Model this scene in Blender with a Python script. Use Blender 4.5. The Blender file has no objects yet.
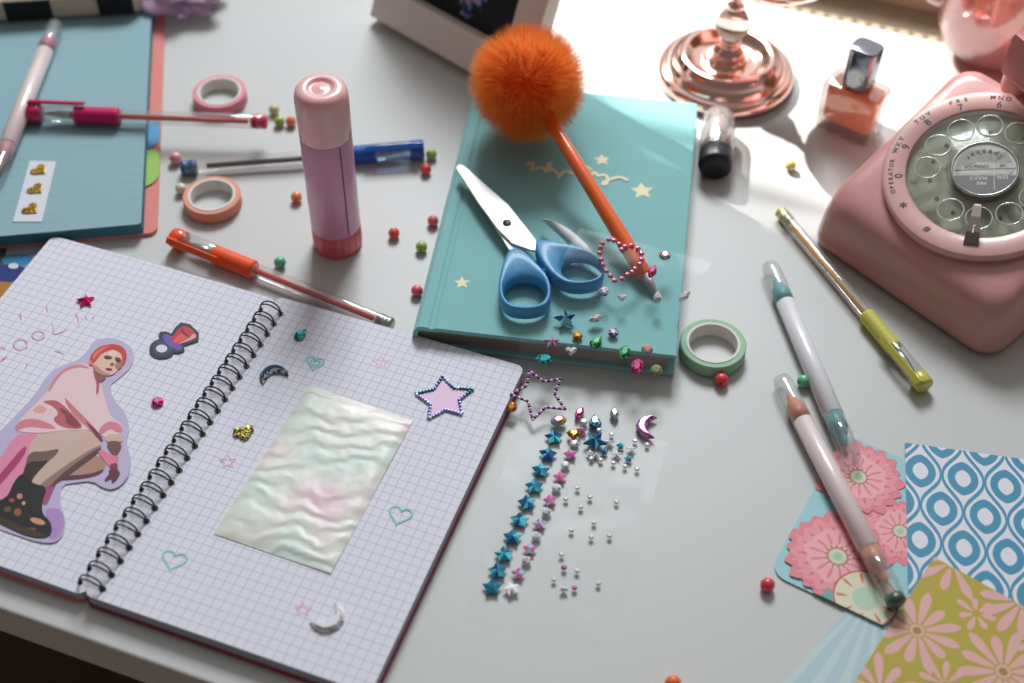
import bpy, math, random
from mathutils import Vector, Matrix
random.seed(7)
S = 0.001                                   # everything is laid out in millimetres
sc = bpy.context.scene
COL = sc.collection
R = math.radians
# ------------------------------------------------------------------ camera geometry
F, PITCH, ROLL, H = 1400.0, R(48.6), R(1.0), 552.0
fwd = Vector((0, math.cos(PITCH), -math.sin(PITCH)))
_r = Vector((1, 0, 0)); _u = _r.cross(fwd)
CR = _r*math.cos(ROLL) + _u*math.sin(ROLL)
CU = -_r*math.sin(ROLL) + _u*math.cos(ROLL)
CP = Vector((0, -486.65, H))
def at(x, y, z=0.0):                        # point on the level plane z that shows at pixel x, y
    d = fwd + CR*(x-512)/F - CU*(y-341.5)/F
    return CP + d*((CP.z - z)/-d.z)
def at2(x, y, z=0.0):
    p = at(x, y, z); return (p.x, p.y)
# ------------------------------------------------------------------ materials
def lin(c):
    return tuple(((v/255)/12.92 if v/255 <= .04045 else ((v/255+.055)/1.055)**2.4) for v in c)
MC = {}
def mat(name, c, rough=.5, metal=0, trans=0, coat=0, sub=0, ior=1.45, bump=0, bscale=200, alpha=1, var=0, spec=.5, sheen=0):
    if name in MC: return MC[name]
    m = bpy.data.materials.new(name); m.use_nodes = True; nt = m.node_tree
    b = nt.nodes['Principled BSDF']; col = (*lin(c), 1)
    b.inputs['Base Color'].default_value = col
    b.inputs['Roughness'].default_value = rough; b.inputs['Metallic'].default_value = metal
    b.inputs['Transmission Weight'].default_value = trans; b.inputs['IOR'].default_value = ior
    b.inputs['Coat Weight'].default_value = coat; b.inputs['Alpha'].default_value = alpha
    b.inputs['Specular IOR Level'].default_value = spec; b.inputs['Sheen Weight'].default_value = sheen
    if sub:
        b.inputs['Subsurface Weight'].default_value = sub
        b.inputs['Subsurface Scale'].default_value = .004
        b.inputs['Subsurface Radius'].default_value = (1, .6, .5)
    tc = nt.nodes.new('ShaderNodeTexCoord')
    if bump:
        n = nt.nodes.new('ShaderNodeTexNoise'); n.inputs['Scale'].default_value = bscale; n.inputs['Detail'].default_value = 3
        nt.links.new(tc.outputs['Object'], n.inputs['Vector'])
        bp = nt.nodes.new('ShaderNodeBump'); bp.inputs['Strength'].default_value = bump; bp.inputs['Distance'].default_value = .0005
        nt.links.new(n.outputs['Fac'], bp.inputs['Height']); nt.links.new(bp.outputs['Normal'], b.inputs['Normal'])
    if var:
        n = nt.nodes.new('ShaderNodeTexNoise'); n.inputs['Scale'].default_value = 60; n.inputs['Detail'].default_value = 4
        nt.links.new(tc.outputs['Object'], n.inputs['Vector'])
        mx = nt.nodes.new('ShaderNodeMix'); mx.data_type = 'RGBA'
        mx.inputs[6].default_value = tuple(v*(1-var) for v in col[:3])+(1,); mx.inputs[7].default_value = tuple(min(1, v*(1+var)) for v in col[:3])+(1,)
        nt.links.new(n.outputs['Fac'], mx.inputs[0]); nt.links.new(mx.outputs[2], b.inputs['Base Color'])
    MC[name] = m; return m
def clear(name, c=(255, 255, 255), fac=.12, rough=.05, opac=.0, wave=0, edge=.5):
    """thin clear plastic: mostly see-through, tinted, with a sheen"""
    if name in MC: return MC[name]
    m = bpy.data.materials.new(name); m.use_nodes = True; nt = m.node_tree; N = nt.nodes; L = nt.links
    for n in list(N): N.remove(n)
    out = N.new('ShaderNodeOutputMaterial'); tr = N.new('ShaderNodeBsdfTransparent'); tr.inputs[0].default_value = (*lin(c), 1)
    gl = N.new('ShaderNodeBsdfGlossy'); gl.inputs['Roughness'].default_value = rough
    df = N.new('ShaderNodeBsdfDiffuse'); df.inputs[0].default_value = (*lin(c), 1)
    lw = N.new('ShaderNodeLayerWeight'); lw.inputs['Blend'].default_value = .3
    mm = N.new('ShaderNodeMath'); mm.operation = 'MULTIPLY_ADD'; mm.inputs[1].default_value = edge; mm.inputs[2].default_value = fac
    m1 = N.new('ShaderNodeMixShader'); m1.inputs[0].default_value = opac
    m2 = N.new('ShaderNodeMixShader')
    L.new(tr.outputs[0], m1.inputs[1]); L.new(df.outputs[0], m1.inputs[2])
    L.new(lw.outputs['Facing'], mm.inputs[0]); L.new(mm.outputs[0], m2.inputs[0])
    L.new(m1.outputs[0], m2.inputs[1]); L.new(gl.outputs[0], m2.inputs[2]); L.new(m2.outputs[0], out.inputs[0])
    if wave:
        tc = N.new('ShaderNodeTexCoord'); n = N.new('ShaderNodeTexNoise'); n.inputs['Scale'].default_value = wave
        L.new(tc.outputs['Object'], n.inputs['Vector'])
        bp = N.new('ShaderNodeBump'); bp.inputs['Strength'].default_value = .6; bp.inputs['Distance'].default_value = .004
        L.new(n.outputs['Fac'], bp.inputs['Height']); L.new(bp.outputs[0], gl.inputs['Normal'])
    MC[name] = m; return m
# ------------------------------------------------------------------ mesh building
class MB:
    def __init__(s): s.v = []; s.f = []; s.m = []; s.s = []
    def add(s, vf, mi=0, smooth=False, M=None):
        v, f = vf; b = len(s.v)
        s.v += [(M @ Vector(p)) if M else Vector(p) for p in v]
        for i, q in enumerate(f):
            s.f.append(tuple(b+k for k in q)); s.m.append(mi[i] if isinstance(mi, list) else mi); s.s.append(smooth)
        return s
    def build(s, name, mats, parent=None, loc=(0, 0, 0), rot=None):
        me = bpy.data.meshes.new(name)
        me.from_pydata([tuple(p*S) for p in s.v], [], s.f)
        for m in (mats if isinstance(mats, (list, tuple)) else [mats]): me.materials.append(m)
        me.polygons.foreach_set('material_index', s.m); me.polygons.foreach_set('use_smooth', s.s); me.update()
        o = bpy.data.objects.new(name, me); COL.objects.link(o)
        if parent: o.parent = parent
        M = (rot.to_4x4() if rot else Matrix()); M.translation = Vector(loc)*S
        o.matrix_basis = M
        return o
def empty(name, loc=(0, 0, 0), rot=None):
    o = bpy.data.objects.new(name, None); COL.objects.link(o); o.empty_display_size = .01
    M = (rot.to_4x4() if rot else Matrix()); M.translation = Vector(loc)*S; o.matrix_basis = M
    return o
def tag(o, label, cat, group=None, kind=None):
    o['label'] = label; o['category'] = cat
    if group: o['group'] = group
    if kind: o['kind'] = kind
    return o
def struct(o): o['kind'] = 'structure'; return o
def rz(a): return Matrix.Rotation(a, 3, 'Z')
def frame(a, b, roll=0):                    # rotation that lays local X along a -> b
    x = (Vector(b)-Vector(a)).normalized(); y = Vector((0, 0, 1)).cross(x).normalized(); z = x.cross(y)
    return Matrix((x, y, z)).transposed() @ Matrix.Rotation(roll, 3, 'X')
XAX = Matrix.Rotation(R(90), 4, 'Y')        # lathe axis z -> x
def lathe(prof, n=32, wob=None):
    v = []; f = []
    for (r, z) in prof:
        for i in range(n):
            a = 2*math.pi*i/n; rr = r*(wob(a, z) if wob else 1); v.append((rr*math.cos(a), rr*math.sin(a), z))
    for k in range(len(prof)-1):
        for i in range(n):
            j = (i+1) % n; f.append((k*n+i, k*n+j, (k+1)*n+j, (k+1)*n+i))
    if prof[0] == prof[-1]: return v, f
    if prof[0][0] > 1e-6: f.append(tuple(range(n))[::-1])
    if prof[-1][0] > 1e-6: f.append(tuple((len(prof)-1)*n+i for i in range(n)))
    return v, f
def tube(pts, r, n=8, closed=False):
    pts = [Vector(p) for p in pts]; v = []; f = []; N = len(pts); prev = None
    for i, p in enumerate(pts):
        a = pts[(i-1) % N] if (closed or i > 0) else p; b = pts[(i+1) % N] if (closed or i < N-1) else p
        t = (b-a).normalized()
        if prev is None: up = Vector((0, 0, 1)) if abs(t.z) < .9 else Vector((1, 0, 0)); u = t.cross(up).normalized()
        else: u = (prev - t*prev.dot(t)).normalized()
        prev = u; w = t.cross(u); rr = r[i] if isinstance(r, (list, tuple)) else r
        for k in range(n):
            an = 2*math.pi*k/n; v.append(p + (u*math.cos(an)+w*math.sin(an))*rr)
    for i in range(N if closed else N-1):
        for k in range(n):
            l = (k+1) % n; j = (i+1) % N; f.append((i*n+k, i*n+l, j*n+l, j*n+k))
    if not closed: f.append(tuple(range(n))[::-1]); f.append(tuple((N-1)*n+k for k in range(n)))
    return v, f
def area2(p): return sum(p[i][0]*p[(i+1) % len(p)][1]-p[(i+1) % len(p)][0]*p[i][1] for i in range(len(p)))/2
def ccw(p): p = [tuple(q[:2]) for q in p]; return p if area2(p) > 0 else p[::-1]
def inset(p, d):
    n = len(p); out = []
    for i in range(n):
        a, b, c = Vector(p[i-1]), Vector(p[i]), Vector(p[(i+1) % n])
        e1 = (b-a).normalized(); e2 = (c-b).normalized(); n1 = Vector((-e1.y, e1.x)); n2 = Vector((-e2.y, e2.x))
        m = (n1+n2); m = m.normalized() if m.length > 1e-6 else n1
        k = max(.35, m.dot(n1)); q = b + m*(d/k); out.append((q.x, q.y))
    return out
def stack(rings, caps=True):                # rings: lists of equal-length 3D loops
    v = []; f = []; n = len(rings[0])
    for r in rings: v += r
    for k in range(len(rings)-1):
        for i in range(n):
            j = (i+1) % n; f.append((k*n+i, k*n+j, (k+1)*n+j, (k+1)*n+i))
    if caps: f.append(tuple(range(n))[::-1]); f.append(tuple((len(rings)-1)*n+i for i in range(n)))
    return v, f
def prism(poly, z0, z1, bev=0, steps=2):
    p = ccw(poly)
    if bev <= 0: return stack([[(x, y, z0) for x, y in p], [(x, y, z1) for x, y in p]])
    rings = []
    for k in range(steps+1):
        a = R(90*k/steps); q = inset(p, bev*(1-math.sin(a))); rings.append([(x, y, z0+bev*(1-math.cos(a))) for x, y in q])
    for k in range(steps+1):
        a = R(90*k/steps); q = inset(p, bev*(1-math.cos(a))); rings.append([(x, y, z1-bev*(1-math.sin(a))) for x, y in q])
    return stack(rings)
def rrect(x0, y0, x1, y1, r=2, n=5):
    out = []
    for cx, cy, a0 in ((x1-r, y1-r, 0), (x0+r, y1-r, 90), (x0+r, y0+r, 180), (x1-r, y0+r, 270)):
        for k in range(n+1): a = R(a0+90*k/n); out.append((cx+r*math.cos(a), cy+r*math.sin(a)))
    return out
def box(x0, y0, z0, x1, y1, z1, bev=0): return prism([(x0, y0), (x1, y0), (x1, y1), (x0, y1)], z0, z1, bev)
def flat(poly, z):
    p = ccw(poly); return [(x, y, z) for x, y in p], [tuple(range(len(p)))]
def chaikin(p, it=2, closed=True):
    for _ in range(it):
        q = []
        n = len(p)
        for i in range(n if closed else n-1):
            a, b = p[i], p[(i+1) % n]
            q += [(a[0]*.75+b[0]*.25, a[1]*.75+b[1]*.25), (a[0]*.25+b[0]*.75, a[1]*.25+b[1]*.75)]
        p = q if closed else [p[0]]+q+[p[-1]]
    return p
def ribbon(pts, w, z, closed=False):        # flat ink stroke
    n = len(pts); v = []; f = []
    for i, p in enumerate(pts):
        a = Vector(pts[i-1] if (i or closed) else p); b = Vector(pts[(i+1) % n] if (i < n-1 or closed) else p)
        t = (b-a); t = t.normalized() if t.length > 1e-9 else Vector((1, 0)); nn = Vector((-t.y, t.x))*w/2
        v += [(p[0]+nn.x, p[1]+nn.y, z+.003*i), (p[0]-nn.x, p[1]-nn.y, z+.003*i)]
    for i in range(n if closed else n-1):
        j = (i+1) % n; f.append((2*i, 2*i+1, 2*j+1, 2*j))
    return v, f
def clip(poly, conv):                       # keep the part of poly inside a convex ccw polygon
    out = list(poly); conv = ccw(conv)
    for i in range(len(conv)):
        a, b = conv[i], conv[(i+1) % len(conv)]; src = out; out = []
        if not src: return []
        def side(p): return (b[0]-a[0])*(p[1]-a[1])-(b[1]-a[1])*(p[0]-a[0])
        for k in range(len(src)):
            p, q = src[k], src[(k+1) % len(src)]; sp, sq = side(p), side(q)
            if sp >= 0: out.append(p)
            if (sp >= 0) != (sq >= 0):
                t = sp/(sp-sq); out.append((p[0]+(q[0]-p[0])*t, p[1]+(q[1]-p[1])*t))
    return out
def ell(cx, cy, rx, ry, rot=0, n=20):
    c, s = math.cos(rot), math.sin(rot)
    return [(cx+rx*math.cos(2*math.pi*k/n)*c-ry*math.sin(2*math.pi*k/n)*s, cy+rx*math.cos(2*math.pi*k/n)*s+ry*math.sin(2*math.pi*k/n)*c) for k in range(n)]
def star2(ro, ri, rot=0, n=5): return [((ro if k % 2 == 0 else ri)*math.cos(rot+math.pi/2+math.pi*k/n), (ro if k % 2 == 0 else ri)*math.sin(rot+math.pi/2+math.pi*k/n)) for k in range(2*n)]
def heart2(s, n=22):
    out = []
    for k in range(n):
        t = 2*math.pi*k/n; out.append((s*math.sin(t)**3, s*(13*math.cos(t)-5*math.cos(2*t)-2*math.cos(3*t)-math.cos(4*t))/16))
    return ccw(out)
def navette2(l, w, n=7):
    a = [(-l+2*l*k/n, -w*math.sin(math.pi*k/n)) for k in range(n+1)]; b = [(l-2*l*k/n, w*math.sin(math.pi*k/n)) for k in range(1, n)]
    return a+b
def drop2(l, w, n=14):
    return ccw([(w*math.sin(2*math.pi*k/n)*math.sin(math.pi*k/n)**1.0*1.25, l*math.cos(2*math.pi*k/n)) for k in range(n)])
def moon2(r, n=8):
    a = [(r*math.cos(R(-115+230*k/n)), r*math.sin(R(-115+230*k/n))) for k in range(n+1)]
    x0, y0 = a[-1]; b = [(x0*(1-0)+r*.66*math.sin(math.pi*k/n)*1.0, y0*(1-2*k/n)) for k in range(1, n)]
    return ccw(a+b)
def text_mesh(s, size, ext=0.0, bold=0):    # outline letters centred on the origin, in mm
    cu = bpy.data.curves.new('t', 'FONT'); cu.body = s; cu.size = size; cu.align_x = 'CENTER'; cu.align_y = 'CENTER'; cu.extrude = ext; cu.offset = bold; cu.resolution_u = 3
    o = bpy.data.objects.new('t', cu); COL.objects.link(o)
    dg = bpy.context.evaluated_depsgraph_get(); me = bpy.data.meshes.new_from_object(o.evaluated_get(dg))
    v = [tuple(p.co) for p in me.vertices]; f = [tuple(p.vertices) for p in me.polygons]
    bpy.data.objects.remove(o); bpy.data.curves.remove(cu); bpy.data.meshes.remove(me)
    return v, f
def copy_tree(o, parent=None):
    c = o.copy(); COL.objects.link(c)
    if parent: c.parent = parent
    for ch in list(o.children): copy_tree(ch, c)
    return c
# ------------------------------------------------------------------ camera, light, world
cam = bpy.data.cameras.new('camera'); co = bpy.data.objects.new('camera', cam); COL.objects.link(co)
cam.sensor_width = 36; cam.lens = F*36/1024; cam.clip_start = .01; cam.clip_end = 50
co.matrix_world = Matrix.Translation(CP*S) @ Matrix((CR, CU, -fwd)).transposed().to_4x4()
cam.dof.use_dof = True; cam.dof.aperture_fstop = 5.0
cam.dof.focus_distance = ((at(540, 395, 8)-CP).dot(fwd))*S
sc.camera = co
TH = R(-19.3)
E1 = Vector((math.cos(TH), math.sin(TH), 0)); E2 = Vector((-math.sin(TH), math.cos(TH), 0))
def room(u, v, z=0): return E1*u + E2*v + Vector((0, 0, z))
RT = rz(TH)
sun = bpy.data.lights.new('sun', 'SUN'); so = bpy.data.objects.new('sun', sun); COL.objects.link(so)
sun.energy = 9; sun.angle = R(.45); sun.color = (1, .96, .9)
sd = Vector((math.cos(R(-58))*math.cos(R(38)), math.sin(R(-58))*math.cos(R(38)), -math.sin(R(38))))
so.rotation_euler = sd.to_track_quat('-Z', 'Y').to_euler()
def area(name, loc, target, sx, sy, e, c):
    l = bpy.data.lights.new(name, 'AREA'); l.shape = 'RECTANGLE'; l.size = sx*S; l.size_y = sy*S; l.energy = e; l.color = c
    o = bpy.data.objects.new(name, l); COL.objects.link(o); o.location = Vector(loc)*S
    o.rotation_euler = (Vector(target)-Vector(loc)).to_track_quat('-Z', 'Y').to_euler()
area('window_daylight', room(-400, 1370, 1400), (20, 20, 0), 620, 620, 34.5, (.93, .97, 1))
w = bpy.data.worlds.new('world'); sc.world = w; w.use_nodes = True; nt = w.node_tree
bg = nt.nodes['Background']; tc = nt.nodes.new('ShaderNodeTexCoord'); dp = nt.nodes.new('ShaderNodeVectorMath'); dp.operation = 'DOT_PRODUCT'
wd_ = (E2*.72 + Vector((0, 0, .69))).normalized(); dp.inputs[1].default_value = wd_
rp = nt.nodes.new('ShaderNodeValToRGB'); nt.links.new(tc.outputs['Generated'], dp.inputs[0]); nt.links.new(dp.outputs['Value'], rp.inputs[0]); nt.links.new(rp.outputs[0], bg.inputs[0])
rp.color_ramp.elements[0].color = (.17, .15, .135, 1); rp.color_ramp.elements[0].position = .3
rp.color_ramp.elements[1].color = (1, 1, 1, 1); rp.color_ramp.elements[1].position = .92
e_ = rp.color_ramp.elements.new(.66); e_.color = (.22, .21, .2, 1)
bg.inputs[1].default_value = .84
sc.view_settings.view_transform = 'Standard'; sc.view_settings.look = 'None'; sc.view_settings.exposure = 0; sc.view_settings.gamma = 1
sc.cycles.use_denoising = True; sc.cycles.max_bounces = 10; sc.cycles.transparent_max_bounces = 16
sc.cycles.caustics_reflective = False; sc.cycles.caustics_refractive = False; sc.cycles.sample_clamp_indirect = 4
# ------------------------------------------------------------------ setting
M_wall = mat('wall paint tan', (196, 168, 138), .8, var=.08)
M_trim = mat('cream trim', (176, 158, 134), .7)
M_floor = mat('brown floor', (84, 66, 54), .6, var=.35)
M_sunmask = mat('sun mask fabric', (190, 186, 178), .9)
m = MB().add(box(-2500, -2500, -760, 2500, 2500, -740)); struct(m.build('floor', M_floor))
WV = 392
struct(MB().add(box(-1500, WV, -740, 2500, WV+60, 22)).build('trim_2', M_wall, rot=RT))
WW = 1400
m = MB().add(box(-3000, WW, -740, 3000, WW+80, 22))
m.add(box(-3000, WW, 22, -1621, WW+80, 2300)); m.add(box(900, WW, 22, 3000, WW+80, 2300)); m.add(box(-1621, WW, 2000, 900, WW+80, 2300))
struct(m.build('wall_unseen', M_wall, rot=RT))  # unseen wall, its opening shaped to bound the sun patch on the desk
m = MB().add(box(-1621, WW, 1582, 900, WW+6, 2000)); m.add(box(-1621, WW, 1548, 900, WW+4, 1566))
struct(m.build('sun_mask_blind', M_sunmask, rot=RT))  # unseen blind added to cut off the sun, gap lets a narrow band through
m = MB().add(box(-900, 350, -30, 900, WV-1, -12, 1)); 
for k in range(-60, 95): m.add(prism(ell(k*9.5, 363, 2.1, 2.6, 0, 10), -12, -11.4), 1)
struct(m.build('trim_1', [M_trim, mat('dull brown dent', (128, 108, 88), .8)], rot=RT))
# ------------------------------------------------------------------ desk
M_desk = mat('white laminate', (196, 198, 197), .45, bump=.04, bscale=900)
dt = empty('desk', room(0, 75, 0), RT); 
DF = room(-227.2, -164.5).x  # noqa
dv0 = at(100, 644).dot(E2); dv1 = at(870, 27).dot(E2)
MB().add(box(-900, dv0-75, -25, 900, dv1-75, 0, 1.2)).build('desktop', M_desk, dt)
MB().add(box(-880, dv0-20, -90, 880, dv0-2, -25.2)).build('apron', M_desk, dt)
for sx in (-840, 840):
    for sy in (dv0-30, dv1-120): MB().add(box(sx-22, sy-22, -740, sx+22, sy+22, -25.2, 2)).build('leg', M_desk, dt)
tag(dt, 'white laminate desk under all the stationery', 'desk')
exec_parts = []
# ------------------------------------------------------------------ spiral notebook
PZ = 8.0
def nbt(u, v, z=0): return E1*u + E2*v + Vector((0, 0, z))
def paper(name, c, line, p=4.65, w=.32, one=False, rough=.75):
    m = bpy.data.materials.new(name); m.use_nodes = True; nt = m.node_tree; N = nt.nodes; L = nt.links
    b = N['Principled BSDF']; b.inputs['Roughness'].default_value = rough; b.inputs['Specular IOR Level'].default_value = .25
    tc = N.new('ShaderNodeTexCoord'); sp = N.new('ShaderNodeSeparateXYZ'); L.new(tc.outputs['Object'], sp.inputs[0]); outs = []
    for ax in (('Y',) if one else ('X', 'Y')):
        a = N.new('ShaderNodeMath'); a.operation = 'MULTIPLY'; a.inputs[1].default_value = 1000/p; L.new(sp.outputs[ax], a.inputs[0])
        f = N.new('ShaderNodeMath'); f.operation = 'FRACT'; L.new(a.outputs[0], f.inputs[0])
        g = N.new('ShaderNodeMath'); g.operation = 'LESS_THAN'; g.inputs[1].default_value = w/p; L.new(f.outputs[0], g.inputs[0]); outs.append(g)
    if one: src = outs[0].outputs[0]
    else:
        mx = N.new('ShaderNodeMath'); mx.operation = 'MAXIMUM'; L.new(outs[0].outputs[0], mx.inputs[0]); L.new(outs[1].outputs[0], mx.inputs[1]); src = mx.outputs[0]
    k = N.new('ShaderNodeMix'); k.data_type = 'RGBA'; k.inputs[6].default_value = (*lin(c), 1); k.inputs[7].default_value = (*lin(line), 1)
    L.new(src, k.inputs[0]); L.new(k.outputs[2], b.inputs['Base Color']); return m
M_grid = paper('squared paper', (226, 226, 238), (182, 184, 208), w=.34)
M_edge = mat('paper edges', (168, 168, 182), .8)
M_pcov = mat('pink cover card', (216, 118, 122), .5)
M_mcov = mat('magenta cover card', (150, 62, 92), .5)
nb = empty('spiral_notebook', nbt(-125, -215), RT)
# local frame: u to the right from the spine, v away from the front edge
def page(name, u0, u1, v1, z0, z1, bow):
    ring = rrect(u0, 0, u1, v1, 4, 4); m = MB()
    nx, ny = 24, 8; v = []; f = []
    def zz(u): t = (u-u0)/(u1-u0); return bow*math.sin(math.pi*t)
    # top skin follows the slight bow; side walls below it
    top = [(x, y, z1+zz(x)) for x, y in ring]
    m.add(prism(ring, z0, z1-.25), 1)
    n = 28; xs = [u0+(u1-u0)*k/n for k in range(n+1)]
    for k in range(n):
        q = clip(ring, [(xs[k], -1), (xs[k+1], -1), (xs[k+1], v1+1), (xs[k], v1+1)])
        m.add(([(x, y, z1+zz(x)) for x, y in q], [tuple(range(len(q)))]), 0)
    for i in range(len(ring)):
        a, b = ring[i], ring[(i+1) % len(ring)]
        m.add(([(a[0], a[1], z1-.25), (b[0], b[1], z1-.25), (b[0], b[1], z1+zz(b[0])), (a[0], a[1], z1+zz(a[0]))], [(0, 1, 2, 3)]), 1)
    return m.build(name, [M_grid, M_edge], nb)
MB().add(prism(rrect(-139.5, -1, -.1, 194.5, 5), .2, 2.0, .3)).build('front_cover', M_pcov, nb)
MB().add(prism(rrect(.1, -1.2, 140.3, 195.0, 4), .2, 1.8, .3)).build('back_cover', M_mcov, nb)
page('left_page', -137.5, -.1, 193, 2.1, 7.0, .8)
page('right_page', .1, 139.3, 194.5, 1.9, 8.0, .3)
M_wire = mat('black coated wire', (12, 12, 20), .45)
sp_top = (at(268, 308, 10)-nbt(-125, -215)).dot(E2); sp_bot = (at(96, 585, 10)-nbt(-125, -215)).dot(E2)
m = MB()
for dv in (-1.15, 1.15):
    pts = []
    for k in range(17):
        a = R(-14+218*k/16); pts.append((5.9*math.cos(a)+1.1, dv*(1-.8*abs(math.cos(a))**5), 8.6+5.6*math.sin(a)))
    m.add(tube(pts, .4, 7), 0, True)
m.add(prism(ell(6.9, 0, 1.7, 1.5), 8.1, 8.45), 0)
m.add(prism(ell(-4.8, 0, 1.2, 1.2), 7.1, 7.55), 0)
ring0 = m.build('ring', M_wire, nb)
for k in range(24):
    o = ring0 if k == 0 else ring0.copy()
    if k: COL.objects.link(o); o.parent = nb
    o.location = Vector((0, sp_top+(sp_bot-sp_top)*k/23, 0))*S
tag(nb, 'open spiral notebook with squared pages and black wire rings', 'notebook')
def inks(px, z): return [tuple(((at(x, y, z)-nbt(-125, -215)).dot(E1), (at(x, y, z)-nbt(-125, -215)).dot(E2))) for x, y in px]
M_inkp = mat('pink felt ink', (236, 168, 200), .8); M_inkt = mat('mint felt ink', (138, 204, 206), .8)
def strokes(name, lst, w, M, z):
    m = MB()
    for (px, cl) in lst: m.add(ribbon(chaikin(inks(px, z), 2, cl) , w, z+.12 if z > 7.9 else z+.95, cl), 0)
    return m.build(name, M, nb)
def star_px(cx, cy, r): return [(cx+(r if k % 2 else r*.42)*math.cos(R(-54+36*k)), cy+(r if k % 2 else r*.42)*.8*math.sin(R(-54+36*k))) for k in range(10)]
def heart_px(cx, cy, s, rot=0): return [(cx+s*(x*math.cos(rot)+y*math.sin(rot)), cy-s*.82*(y*math.cos(rot)-x*math.sin(rot))) for x, y in heart2(1, 16)]
for nm, c, s, z in (('heart_drawing', (174, 560), 13, 8.15), ('heart_drawing', (400, 515), 12, 8.2), ('heart_drawing', (315, 363), 9, 8.2)):
    o = strokes(nm, [(heart_px(*c, s, .25), True), (heart_px(*c, s*.55, .25), True)] if s < 10 else [(heart_px(*c, s, .3), True)], .9, M_inkt, z)
    o['label'] = 'mint green felt pen heart'
for c, s in (((228, 462), 9), ((381, 363), 9), ((303, 610), 9)):
    m = MB(); m.add(ribbon(inks(star_px(*c, s), 8.1), .7, 8.32, True)); o = m.build('star_drawing', M_inkp, nb); o['label'] = 'pale pink felt pen star'
L = [([(4, 347), (-4, 350), (-6, 358), (0, 362), (6, 359)], False), ([(14, 343), (21, 339), (28, 343), (27, 349), (20, 351), (14, 348)], True), ([(31, 336), (38, 331), (45, 334), (44, 340), (36, 341)], True),
     ([(53, 325), (54, 331), (54, 336), (60, 334), (67, 331)], False), ([(76, 314), (78, 318), (79, 323)], False), ([(79.5, 327.5), (79.7, 328.8)], False), ([(20, 314), (22, 318), (21, 320)], False), ([(47, 306), (48, 312)], False),
     ([(55, 352), (60, 353), (64, 355)], False), ([(26, 369), (28, 364)], False), ([(4, 350), (6, 348)], False), ([(86, 317), (87, 320)], False), ([(93, 318), (94, 320)], False), ([(2, 360), (8, 357)], False)]
o = strokes('lettering', L, .5, mat('pink pencil ink', (234, 158, 196), .8), 7.0); o['label'] = 'pink handwritten letters'
# ------------------------------------------------------------------ flat prints traced on a level plane
def printed(name, base_px, layers, z, label, cat, th=.25, base_col=(200, 190, 220), smooth=1, group=None, edge=None):
    """a flat printed piece: one mesh, base outline with thickness, inks as coloured facets on its face"""
    org = at(*base_px[0], z); L2 = lambda px: [(at(x, y, z).x-org.x, at(x, y, z).y-org.y) for x, y in px]
    m = MB(); mats = [mat(name+'_paper_%d_%d_%d' % tuple(base_col), base_col, .45)]; idx = {}
    m.add(prism(L2(chaikin(base_px, smooth)), 0, th), 0)
    for k, (c, px) in enumerate(layers):
        if c not in idx: idx[c] = len(mats); mats.append(mat('print_%d_%d_%d' % c, c, .45))
        m.add(flat(L2(chaikin(px, 2)), th+.03+.012*k), idx[c])
    return tag(m.build(name, mats, loc=(org.x, org.y, z)), label, cat, group)
def pe(cx, cy, rx, ry, rot=0): return ell(cx, cy, rx, ry, rot, 12)
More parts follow.
